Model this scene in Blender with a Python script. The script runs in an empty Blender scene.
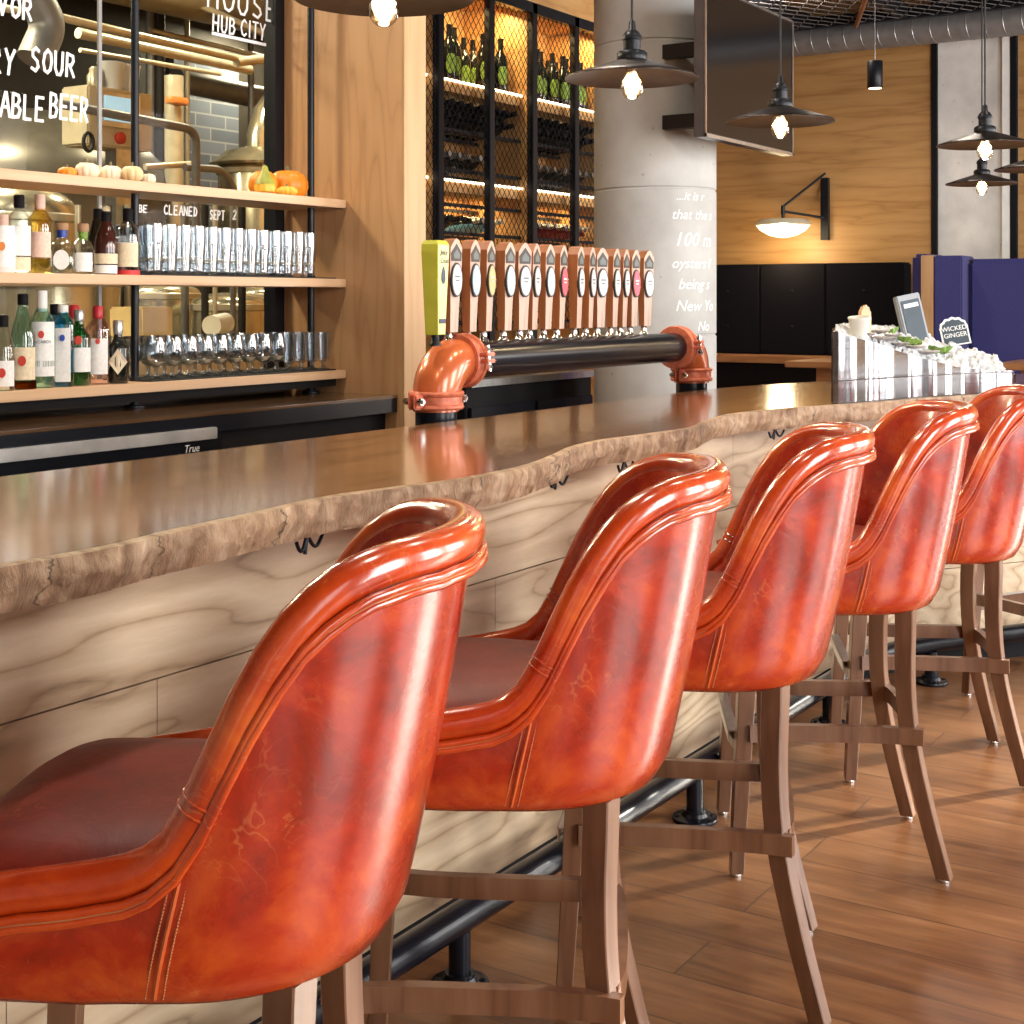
import bpy, bmesh, math, random
from mathutils import Vector, Matrix, noise
random.seed(7)
PI = math.pi
SC = bpy.context.scene
COL = SC.collection
CA, SA, HC, FP = .8432, .5376, 1.32, 1440.0

# ---------------------------------------------------------------- measuring helpers
def WY(px, py, y):
    q = (px-512)/FP; d = y/(SA-q*CA)
    return Vector((d*(CA+q*SA), y, HC-(py-300)*d/FP))
def WX(px, py, x):
    q = (px-512)/FP; d = x/(CA+q*SA)
    return Vector((x, d*(SA-q*CA), HC-(py-300)*d/FP))
def WZ(px, py, z):
    d = FP*(HC-z)/(py-300); r = (px-512)/FP*d
    return Vector((d*CA+r*SA, d*SA-r*CA, z))

# ---------------------------------------------------------------- materials
MATS = {}
def nodes_of(m):
    m.use_nodes = True
    nt = m.node_tree
    for n in list(nt.nodes): nt.nodes.remove(n)
    out = nt.nodes.new('ShaderNodeOutputMaterial')
    b = nt.nodes.new('ShaderNodeBsdfPrincipled')
    nt.links.new(b.outputs[0], out.inputs[0])
    return nt, b, out
def N(nt, t, **k):
    n = nt.nodes.new(t)
    for a, v in k.items():
        if a.startswith('i_'):
            n.inputs[a[2:].replace('_', ' ')].default_value = v
        else: setattr(n, a, v)
    return n
def ramp(nt, fac, stops):
    r = nt.nodes.new('ShaderNodeValToRGB')
    e = r.color_ramp.elements
    while len(e) < len(stops): e.new(0.5)
    for i, (p, c) in enumerate(stops):
        e[i].position = p; e[i].color = (*c, 1) if len(c) == 3 else c
    nt.links.new(fac, r.inputs[0]); return r
def coords(nt, scale=(1, 1, 1), src='Object', rot=(0, 0, 0)):
    tc = nt.nodes.new('ShaderNodeTexCoord'); mp = nt.nodes.new('ShaderNodeMapping')
    mp.inputs['Scale'].default_value = scale; mp.inputs['Rotation'].default_value = rot
    nt.links.new(tc.outputs[src], mp.inputs[0]); return mp.outputs[0]
def bumped(nt, b, h, strength=.2, dist=.01):
    bp = nt.nodes.new('ShaderNodeBump'); bp.inputs['Strength'].default_value = strength
    bp.inputs['Distance'].default_value = dist
    nt.links.new(h, bp.inputs['Height']); nt.links.new(bp.outputs[0], b.inputs['Normal'])
def M(name, col, rough=.5, metal=0, var=.12, vs=12, bump=0, emit=None, es=1, coat=0, trans=0, ior=1.45, spec=.5, alpha=1, sheen=0):
    m = bpy.data.materials.new(name); nt, b, out = nodes_of(m)
    b.inputs['Roughness'].default_value = rough; b.inputs['Metallic'].default_value = metal
    b.inputs['IOR'].default_value = ior; b.inputs['Specular IOR Level'].default_value = spec
    b.inputs['Coat Weight'].default_value = coat; b.inputs['Coat Roughness'].default_value = .08
    b.inputs['Transmission Weight'].default_value = trans; b.inputs['Alpha'].default_value = alpha
    if sheen: b.inputs['Sheen Weight'].default_value = sheen
    v = coords(nt); nz = N(nt, 'ShaderNodeTexNoise', i_Scale=vs, i_Detail=4.0); nt.links.new(v, nz.inputs['Vector'])
    r = ramp(nt, nz.outputs['Fac'], [(.3, [max(0, c*(1-var)) for c in col]), (.7, [min(1, c*(1+var)) for c in col])])
    nt.links.new(r.outputs[0], b.inputs['Base Color'])
    if bump: bumped(nt, b, nz.outputs['Fac'], bump)
    if emit:
        b.inputs['Emission Color'].default_value = (*emit, 1); b.inputs['Emission Strength'].default_value = es
    MATS[name] = m; return m

def wood(name, dark, mid, light, scale=(6, 6, .6), bands=6.0, dist=6.0, rough=.45, bump=.05, coat=0, fine=60, src='Object', mixf=.45, mix3=.35):
    """grain runs along the axis whose scale is smallest"""
    m = bpy.data.materials.new(name); nt, b, out = nodes_of(m)
    v = coords(nt, scale, src)
    n1 = N(nt, 'ShaderNodeTexNoise', i_Scale=1.0, i_Detail=3.0, i_Roughness=.5); nt.links.new(v, n1.inputs['Vector'])
    ml = N(nt, 'ShaderNodeMath', operation='MULTIPLY'); ml.inputs[1].default_value = bands; nt.links.new(n1.outputs['Fac'], ml.inputs[0])
    fr = N(nt, 'ShaderNodeMath', operation='PINGPONG'); fr.inputs[1].default_value = .5; nt.links.new(ml.outputs[0], fr.inputs[0])
    m2 = N(nt, 'ShaderNodeMath', operation='MULTIPLY'); m2.inputs[1].default_value = 2; nt.links.new(fr.outputs[0], m2.inputs[0])
    m2p = N(nt, 'ShaderNodeMath', operation='POWER'); m2p.inputs[1].default_value = .6; nt.links.new(m2.outputs[0], m2p.inputs[0]); m2 = m2p
    v2 = coords(nt, tuple(s*fine/6 for s in scale), src)
    n2 = N(nt, 'ShaderNodeTexNoise', i_Scale=1.0, i_Detail=5.0, i_Roughness=.65); nt.links.new(v2, n2.inputs['Vector'])
    v3 = coords(nt, tuple(s*.35 for s in scale), src)
    n3 = N(nt, 'ShaderNodeTexNoise', i_Scale=1.0, i_Detail=2.0); nt.links.new(v3, n3.inputs['Vector'])
    mx = N(nt, 'ShaderNodeMix', data_type='FLOAT'); mx.inputs[0].default_value = mixf
    nt.links.new(m2.outputs[0], mx.inputs[2]); nt.links.new(n2.outputs['Fac'], mx.inputs[3])
    mx2 = N(nt, 'ShaderNodeMix', data_type='FLOAT'); mx2.inputs[0].default_value = mix3
    nt.links.new(mx.outputs[0], mx2.inputs[2]); nt.links.new(n3.outputs['Fac'], mx2.inputs[3])
    r = ramp(nt, mx2.outputs[0], [(.22, dark), (.45, mid), (.72, light)])
    nt.links.new(r.outputs[0], b.inputs['Base Color'])
    b.inputs['Roughness'].default_value = rough; b.inputs['Coat Weight'].default_value = coat
    b.inputs['Coat Roughness'].default_value = .1
    if bump: bumped(nt, b, n2.outputs['Fac'], bump, .004)
    MATS[name] = m; return m

def leather(name, deep, mid, hi, rough=.34, seed=0.0, coat=1.0):
    m = bpy.data.materials.new(name); nt, b, out = nodes_of(m)
    v = coords(nt)
    n1 = N(nt, 'ShaderNodeTexNoise', i_Scale=7.5, i_Detail=8.0, i_Roughness=.66, i_Distortion=.6, noise_dimensions='4D', i_W=seed)
    nt.links.new(v, n1.inputs['Vector'])
    r1 = ramp(nt, n1.outputs['Fac'], [(.28, deep), (.5, mid), (.74, hi)])
    # pale scratches and creases in the hide
    n2 = N(nt, 'ShaderNodeTexNoise', i_Scale=14.0, i_Detail=3.0, i_Distortion=2.0, noise_dimensions='4D', i_W=seed+3)
    nt.links.new(v, n2.inputs['Vector'])
    a = N(nt, 'ShaderNodeMath', operation='SUBTRACT'); a.inputs[1].default_value = .5; nt.links.new(n2.outputs['Fac'], a.inputs[0])
    ab = N(nt, 'ShaderNodeMath', operation='ABSOLUTE'); nt.links.new(a.outputs[0], ab.inputs[0])
    r2 = ramp(nt, ab.outputs[0], [(0.0, (1, 1, 1)), (.016, (0, 0, 0))])
    n3 = N(nt, 'ShaderNodeTexNoise', i_Scale=7.0, i_Detail=2.0); nt.links.new(v, n3.inputs['Vector'])
    r3 = ramp(nt, n3.outputs['Fac'], [(.45, (0, 0, 0)), (.68, (.32, .32, .32))])
    mu = N(nt, 'ShaderNodeMix', data_type='RGBA', blend_type='MULTIPLY'); mu.inputs[0].default_value = 1
    nt.links.new(r2.outputs[0], mu.inputs[6]); nt.links.new(r3.outputs[0], mu.inputs[7])
    bw = N(nt, 'ShaderNodeRGBToBW'); nt.links.new(mu.outputs[2], bw.inputs[0])
    mx = N(nt, 'ShaderNodeMix', data_type='RGBA'); mx.inputs[7].default_value = (.72, .25, .08, 1)
    nt.links.new(bw.outputs[0], mx.inputs[0]); nt.links.new(r1.outputs[0], mx.inputs[6])
    nt.links.new(mx.outputs[2], b.inputs['Base Color'])
    n4 = N(nt, 'ShaderNodeTexNoise', i_Scale=14.0, i_Detail=5.0, i_Roughness=.6, i_Distortion=.8); nt.links.new(v, n4.inputs['Vector'])
    n5 = N(nt, 'ShaderNodeTexVoronoi', i_Scale=260.0); nt.links.new(v, n5.inputs['Vector'])
    ad = N(nt, 'ShaderNodeMath', operation='MULTIPLY_ADD'); ad.inputs[1].default_value = .03
    nt.links.new(n5.outputs['Distance'], ad.inputs[0]); nt.links.new(n4.outputs['Fac'], ad.inputs[2])
    bumped(nt, b, ad.outputs[0], .10, .012)
    rr = N(nt, 'ShaderNodeMapRange'); rr.inputs[3].default_value = rough-.07; rr.inputs[4].default_value = rough+.1
    nt.links.new(n4.outputs['Fac'], rr.inputs[0]); nt.links.new(rr.outputs[0], b.inputs['Roughness'])
    b.inputs['Specular IOR Level'].default_value = .3+.12*coat
    b.inputs['Coat Weight'].default_value = coat; b.inputs['Coat Roughness'].default_value = .17; b.inputs['Coat IOR'].default_value = 1.62
    MATS[name] = m; return m

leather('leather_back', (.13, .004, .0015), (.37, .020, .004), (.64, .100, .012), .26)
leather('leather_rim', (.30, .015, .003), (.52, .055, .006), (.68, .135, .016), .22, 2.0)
leather('leather_seat_shaded', (.085, .008, .004), (.16, .012, .004), (.24, .026, .008), .5, 5.0, .0)  # same hide, shade at the seat below the bar painted in as darker colour
M('welt', (.50, .10, .025), .4, vs=60)
M('stitch', (.45, .17, .07), .6)
wood('leg_wood', (.085, .035, .017), (.135, .060, .030), (.19, .095, .052), (10, 10, 1.2), 4, rough=.34, coat=.5)
M('steel', (.55, .55, .56), .28, 1, vs=30)
M('steel_bar', (.52, .50, .48), .30, .55, vs=8, var=.25)
M('chrome', (.8, .8, .8), .12, 1)
M('black_metal', (.009, .010, .014), .38, .2, spec=.4)
M('black_paint', (.005, .006, .010), .26, 0, coat=.0, spec=.35)
M('black_matte', (.006, .0055, .007), .65, spec=.2)
wood('slab_top', (.085, .036, .013), (.135, .062, .024), (.20, .098, .040), (.7, 7, 7), 6, rough=.16, bump=.015, coat=.5, fine=50)
wood('bar_oak', (.22, .14, .08), (.50, .37, .235), (.66, .53, .37), (.55, 3.2, 3.2), 15, rough=.42, fine=120, bump=.12, mixf=.45, mix3=.3)
wood('oak_panel', (.39, .20, .092), (.50, .275, .13), (.54, .305, .15), (3.0, 3.0, .32), 15, rough=.45, fine=120, mixf=.45, mix3=.25)
wood('shelf_oak', (.44, .25, .13), (.55, .34, .19), (.62, .41, .25), (.8, 8, 20), 3, rough=.45)
wood('cherry', (.17, .052, .017), (.24, .078, .028), (.30, .11, .04), (20, 20, 2), 3, rough=.4)
wood('handle_face', (.27, .17, .13), (.38, .26, .205), (.47, .34, .275), (40, 40, 3), 3, rough=.5)
wood('oak_edge', (.39, .215, .10), (.47, .28, .135), (.53, .33, .17), (9.0, 9.0, .6), 4, rough=.45)
wood('veneer', (.31, .15, .048), (.43, .23, .082), (.50, .285, .11), (2, .55, 6.5), 4, rough=.45, fine=40)
wood('rack_wood', (.42, .20, .06), (.55, .29, .10), (.62, .36, .14), (1, 1, 5), 4, rough=.5)
wood('table_wood', (.20, .085, .03), (.30, .13, .05), (.38, .18, .075), (5, 1, 5), 4, rough=.4)
wood('counter_top', (.055, .028, .014), (.085, .045, .022), (.12, .065, .032), (.7, 7, 7), 4, rough=.14, coat=.5)

def floor_mat():
    m = bpy.data.materials.new('floor_planks'); nt, b, out = nodes_of(m)
    tc = nt.nodes.new('ShaderNodeTexCoord')
    sw = N(nt, 'ShaderNodeMapping'); sw.inputs['Rotation'].default_value = (0, 0, PI/2)
    nt.links.new(tc.outputs['Object'], sw.inputs[0])
    br = N(nt, 'ShaderNodeTexBrick', offset=.37, i_Scale=1.0, i_Mortar_Size=.0025, i_Brick_Width=1.25, i_Row_Height=.17)
    br.inputs['Color1'].default_value = (.0, .0, .0, 1); br.inputs['Color2'].default_value = (1, 1, 1, 1)
    br.inputs['Mortar'].default_value = (.5, .5, .5, 1)
    nt.links.new(sw.outputs[0], br.inputs['Vector'])
    v = N(nt, 'ShaderNodeMapping'); v.inputs['Scale'].default_value = (9, 1.3, 1); nt.links.new(tc.outputs['Object'], v.inputs[0])
    of = N(nt, 'ShaderNodeMix', data_type='VECTOR'); of.inputs[0].default_value = .0
    av = N(nt, 'ShaderNodeVectorMath', operation='MULTIPLY_ADD'); av.inputs[1].default_value = (7, 13, 0)
    nt.links.new(br.outputs['Color'], av.inputs[0]); nt.links.new(v.outputs[0], av.inputs[2])
    n1 = N(nt, 'ShaderNodeTexNoise', i_Scale=1.0, i_Detail=8.0, i_Roughness=.62, i_Distortion=.7); nt.links.new(av.outputs[0], n1.inputs['Vector'])
    v2 = N(nt, 'ShaderNodeMapping'); v2.inputs['Scale'].default_value = (60, 5, 1); nt.links.new(tc.outputs['Object'], v2.inputs[0])
    n2 = N(nt, 'ShaderNodeTexNoise', i_Scale=1.0, i_Detail=4.0, i_Roughness=.6); nt.links.new(v2.outputs[0], n2.inputs['Vector'])
    mx = N(nt, 'ShaderNodeMix', data_type='FLOAT'); mx.inputs[0].default_value = .3
    nt.links.new(n1.outputs['Fac'], mx.inputs[2]); nt.links.new(n2.outputs['Fac'], mx.inputs[3])
    ad = N(nt, 'ShaderNodeMath', operation='MULTIPLY_ADD'); ad.inputs[1].default_value = .10
    nt.links.new(br.outputs['Color'], ad.inputs[0]); nt.links.new(mx.outputs[0], ad.inputs[2])
    r = ramp(nt, ad.outputs[0], [(.34, (.060, .022, .009)), (.47, (.150, .060, .023)), (.60, (.225, .098, .038)), (.75, (.32, .155, .068))])
    mm = N(nt, 'ShaderNodeMix', data_type='RGBA'); mm.inputs[7].default_value = (.05, .022, .012, 1)
    fm = N(nt, 'ShaderNodeMath', operation='MULTIPLY'); fm.inputs[1].default_value = .7
    nt.links.new(br.outputs['Fac'], fm.inputs[0]); nt.links.new(fm.outputs[0], mm.inputs[0]); nt.links.new(r.outputs[0], mm.inputs[6])
    nt.links.new(mm.outputs[2], b.inputs['Base Color'])
    b.inputs['Roughness'].default_value = .34
    bumped(nt, b, mx.outputs[0], .12, .006)
    MATS['floor_planks'] = m
floor_mat()

def bark_mat():
    m = bpy.data.materials.new('live_edge'); nt, b, out = nodes_of(m)
    v = coords(nt, (30, 10, 9)); n1 = N(nt, 'ShaderNodeTexNoise', i_Scale=1.0, i_Detail=8.0, i_Roughness=.7, i_Distortion=.5); nt.links.new(v, n1.inputs['Vector'])
    v2 = coords(nt, (1.7, 1.7, 6)); n2 = N(nt, 'ShaderNodeTexNoise', i_Scale=1.0, i_Detail=4.0); nt.links.new(v2, n2.inputs['Vector'])
    mx = N(nt, 'ShaderNodeMix', data_type='FLOAT'); mx.inputs[0].default_value = .5
    nt.links.new(n1.outputs['Fac'], mx.inputs[2]); nt.links.new(n2.outputs['Fac'], mx.inputs[3])
    r = ramp(nt, mx.outputs[0], [(.33, (.10, .048, .026)), (.43, (.27, .155, .085)), (.52, (.50, .33, .20)), (.66, (.74, .57, .40))])
    # splits across the edge
    v3 = coords(nt, (2.2, .3, .3)); vo = N(nt, 'ShaderNodeTexVoronoi', feature='DISTANCE_TO_EDGE', i_Scale=1.0)
    ns = N(nt, 'ShaderNodeTexNoise', i_Scale=9.0, i_Detail=3.0); nt.links.new(v2, ns.inputs['Vector'])
    av = N(nt, 'ShaderNodeVectorMath', operation='MULTIPLY_ADD'); av.inputs[1].default_value = (.12, .12, .12)
    nt.links.new(ns.outputs['Color'], av.inputs[0]); nt.links.new(v3, av.inputs[2]); nt.links.new(av.outputs[0], vo.inputs['Vector'])
    rc = ramp(nt, vo.outputs['Distance'], [(.001, (0, 0, 0)), (.006, (1, 1, 1))])
    mu = N(nt, 'ShaderNodeMix', data_type='RGBA', blend_type='MULTIPLY'); mu.inputs[0].default_value = .85
    nt.links.new(r.outputs[0], mu.inputs[6]); nt.links.new(rc.outputs[0], mu.inputs[7])
    nt.links.new(mu.outputs[2], b.inputs['Base Color']); b.inputs['Roughness'].default_value = .42
    bumped(nt, b, n1.outputs['Fac'], 1.0, .02)
    MATS['live_edge'] = m
bark_mat()

def concrete(name, col, vs=3.0):
    m = bpy.data.materials.new(name); nt, b, out = nodes_of(m)
    v = coords(nt); n1 = N(nt, 'ShaderNodeTexNoise', i_Scale=vs, i_Detail=8.0, i_Roughness=.6); nt.links.new(v, n1.inputs['Vector'])
    r = ramp(nt, n1.outputs['Fac'], [(.3, [c*.80 for c in col]), (.55, col), (.75, [min(1, c*1.15) for c in col])])
    n2 = N(nt, 'ShaderNodeTexVoronoi', i_Scale=9.0); nt.links.new(v, n2.inputs['Vector'])
    r2 = ramp(nt, n2.outputs['Distance'], [(.05, (.45, .45, .45)), (.085, (1, 1, 1))])
    mu = N(nt, 'ShaderNodeMix', data_type='RGBA', blend_type='MULTIPLY'); mu.inputs[0].default_value = .5
    nt.links.new(r.outputs[0], mu.inputs[6]); nt.links.new(r2.outputs[0], mu.inputs[7])
    nt.links.new(mu.outputs[2], b.inputs['Base Color']); b.inputs['Roughness'].default_value = .75
    bumped(nt, b, n1.outputs['Fac'], .15, .01); MATS[name] = m
concrete('concrete', (.48, .48, .475)); concrete('concrete_pale', (.74, .72, .69)); concrete('plaster', (.22, .20, .18), 1.0)

def tile_mat():
    m = bpy.data.materials.new('tile'); nt, b, out = nodes_of(m)
    tc = nt.nodes.new('ShaderNodeTexCoord'); mp = N(nt, 'ShaderNodeMapping'); mp.inputs['Rotation'].default_value = (PI/2, 0, 0)
    nt.links.new(tc.outputs['Object'], mp.inputs[0])
    br = N(nt, 'ShaderNodeTexBrick', i_Scale=1.0, i_Mortar_Size=.008, i_Brick_Width=.35, i_Row_Height=.11)
    br.inputs['Color1'].default_value = (.13, .155, .20, 1); br.inputs['Color2'].default_value = (.19, .215, .27, 1); br.inputs['Mortar'].default_value = (.32, .34, .36, 1)
    nt.links.new(mp.outputs[0], br.inputs['Vector']); nt.links.new(br.outputs['Color'], b.inputs['Base Color'])
    b.inputs['Roughness'].default_value = .2; MATS['tile'] = m
tile_mat()

def glass(name, col, rough=0.0, ior=1.45, tint_shadow=True):
    m = bpy.data.materials.new(name); nt, b, out = nodes_of(m)
    nt.nodes.remove(b)
    g = N(nt, 'ShaderNodeBsdfGlass', i_Roughness=rough, i_IOR=ior); g.inputs['Color'].default_value = (*col, 1)
    v = coords(nt); nz = N(nt, 'ShaderNodeTexNoise', i_Scale=30.0); nt.links.new(v, nz.inputs['Vector'])
    bp = N(nt, 'ShaderNodeBump', i_Strength=.03, i_Distance=.002); nt.links.new(nz.outputs['Fac'], bp.inputs['Height']); nt.links.new(bp.outputs[0], g.inputs['Normal'])
    nt.links.new(g.outputs[0], out.inputs[0]); MATS[name] = m
def thin_glass(name, col, refl=.10, power=1.6):
    """window pane, tumbler wall: mostly see-through with a fresnel gloss"""
    m = bpy.data.materials.new(name); nt, b, out = nodes_of(m); nt.nodes.remove(b)
    t = N(nt, 'ShaderNodeBsdfTransparent'); t.inputs[0].default_value = (*col, 1)
    g = N(nt, 'ShaderNodeBsdfGlossy', i_Roughness=.02)
    lw = N(nt, 'ShaderNodeLayerWeight', i_Blend=.25)
    mr = N(nt, 'ShaderNodeMapRange'); mr.inputs[3].default_value = refl; mr.inputs[4].default_value = .85
    v = coords(nt); nz = N(nt, 'ShaderNodeTexNoise', i_Scale=3.0); nt.links.new(v, nz.inputs['Vector'])
    bp = N(nt, 'ShaderNodeBump', i_Strength=.02, i_Distance=.002); nt.links.new(nz.outputs['Fac'], bp.inputs['Height']); nt.links.new(bp.outputs[0], g.inputs['Normal'])
    pw = N(nt, 'ShaderNodeMath', operation='POWER'); pw.inputs[1].default_value = power; nt.links.new(lw.outputs['Facing'], pw.inputs[0]); lw.inputs['Blend'].default_value = .5
    nt.links.new(pw.outputs[0], mr.inputs[0])
    mx = N(nt, 'ShaderNodeMixShader'); nt.links.new(mr.outputs[0], mx.inputs[0])
    nt.links.new(t.outputs[0], mx.inputs[1]); nt.links.new(g.outputs[0], mx.inputs[2]); nt.links.new(mx.outputs[0], out.inputs[0])
    MATS[name] = m
thin_glass('pane', (.95, .96, .95), .0015, 5)
thin_glass('tumbler', (.90, .93, .95), .16)
thin_glass('clear_glass', (.90, .94, .94), .07); thin_glass('blue_glass', (.22, .62, .80), .06); thin_glass('green_glass', (.10, .50, .20), .06)
glass('amber_glass', (.55, .18, .03)); thin_glass('aqua_glass', (.66, .90, .84), .07); thin_glass('pink_glass', (.95, .78, .80), .07); thin_glass('yellow_glass', (.92, .78, .34), .07)
thin_glass('bulb_glass', (1, .93, .8), .08)
M('dark_glass', (.010, .012, .010), .08, coat=.6)
M('dark_red_glass', (.05, .012, .008), .08, coat=.6)
M('shade_metal', (.055, .040, .034), .32, .85, vs=20)
M('filament', (1, .7, .3), .5, emit=(1, .62, .25), es=60)
M('bulb_glow', (1, .8, .5), .5, emit=(1, .72, .38), es=7)
M('lamp_glow', (1, .9, .7), .5, emit=(1, .84, .52), es=5)
M('led', (1, .8, .4), .5, emit=(1, .72, .35), es=7)
M('strip_light', (1, .95, .85), .5, emit=(1, .86, .6), es=5)
M('screen_blue', (.3, .5, .6), .3, emit=(.45, .68, .80), es=.8)
M('tv_screen', (.006, .006, .007), .10, 0, coat=0, spec=.4)
M('tv_body', (.10, .10, .11), .3, .6)
M('copper_paint', (.50, .115, .035), .26, .15, var=.10, vs=25, coat=.5)
M('copper_clamp', (.52, .14, .075), .38, .1, var=.2, vs=60, bump=.2)
M('yellow_paint', (.46, .45, .05), .4); M('yellow_face', (.72, .72, .30), .45)
M('white', (.82, .82, .80), .5, var=.04); M('badge_blue', (.33, .45, .54), .4, var=.15, vs=60); M('badge_cream', (.44, .37, .18), .4, vs=80)
M('badge_pink', (.58, .07, .11), .4, vs=80, var=.3); M('badge_grey', (.10, .12, .12), .5)
M('badge_white', (.42, .44, .47), .4, var=.06, vs=80); M('badge_ring', (.030, .024, .022), .5); M('ink', (.05, .06, .12), .5)
M('chalk', (.86, .88, .92), .7, var=.04); M('column_text', (.82, .83, .84), .7, var=.1)
M('navy', (.032, .032, .155), .85, vs=60, sheen=.2); M('black_cloth', (.0045, .004, .007), .95, vs=60, spec=.2)
M('duct', (.24, .235, .235), .45, .4); M('duct_seam', (.32, .31, .31), .35, .7)
M('ceiling_dark', (.022, .020, .020), .8)
M('mesh_grey', (.16, .15, .15), .6, .3)
M('tank_steel', (.66, .60, .44), .22, .8, vs=6, var=.15); M('tank_dark', (.10, .09, .075), .35, .6)
M('cream_metal', (.62, .54, .38), .4, .2); M('pipe_gold', (.62, .56, .42), .25, .35)
M('brew_wall', (.045, .040, .033), .6); M('tan_duct', (.36, .30, .18), .5); M('brew_floor', (.15, .13, .10), .6)
M('red_plastic', (.55, .05, .03), .4); M('orange_plastic', (.75, .25, .06), .4)
M('pumpkin_orange', (.70, .23, .015), .42, vs=9, var=.2); M('pumpkin_white', (.72, .63, .47), .5, vs=9); M('pumpkin_cream', (.66, .50, .27), .5, vs=9)
M('gourd_green', (.30, .30, .04), .45, vs=10, var=.4); M('pumpkin_yellow', (.75, .42, .05), .45); M('stem', (.16, .13, .07), .8)
M('cork', (.45, .26, .14), .8); M('red_cap', (.55, .03, .04), .35); M('blue_band', (.02, .06, .35), .4)
M('label_white', (.78, .76, .74), .55, var=.08, vs=90); M('label_cream', (.72, .60, .42), .55, var=.12, vs=90); M('label_pink', (.75, .50, .40), .55, vs=90)
M('label_green', (.22, .36, .05), .5, var=.5, vs=140); M('label_blue', (.25, .55, .70), .5, vs=120)
M('label_red', (.50, .03, .03), .5); M('label_dark', (.05, .12, .08), .5)
M('foil_red', (.22, .01, .015), .4); M('foil_silver', (.6, .6, .6), .3, .8)
M('rubber', (.015, .014, .014), .6); M('ice', (.80, .84, .90), .18, var=.25, vs=70, bump=.6, trans=.3, ior=1.31)
M('shell', (.35, .31, .29), .4, vs=40, var=.5); M('lettuce', (.15, .26, .05), .5, vs=50, var=.4)
M('slate', (.045, .065, .085), .6); M('pale_frame', (.22, .24, .26), .4); M('beige_board', (.55, .38, .22), .6)
M('paper_cup', (.72, .70, .62), .6); M('paper_bag', (.62, .46, .22), .7)
M('window_glow', (1, 1, 1), .5)
def brushed():
    m = bpy.data.materials.new('brushed'); nt, b, out = nodes_of(m)
    v = coords(nt, (1, 1, 90)); n = N(nt, 'ShaderNodeTexNoise', i_Scale=1.5, i_Detail=3.0); nt.links.new(v, n.inputs['Vector'])
    v9 = coords(nt, (6, 6, .2)); n9 = N(nt, 'ShaderNodeTexNoise', i_Scale=1.0, i_Detail=1.0); nt.links.new(v9, n9.inputs['Vector']); bumped(nt, b, n9.outputs['Fac'], 1.0, .14)
    b.inputs['Metallic'].default_value = 1; b.inputs['Roughness'].default_value = .2
    r = ramp(nt, n.outputs['Fac'], [(.3, (.20, .20, .21)), (.7, (.32, .32, .335))]); nt.links.new(r.outputs[0], b.inputs['Base Color'])
    MATS['brushed'] = m
brushed()

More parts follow.
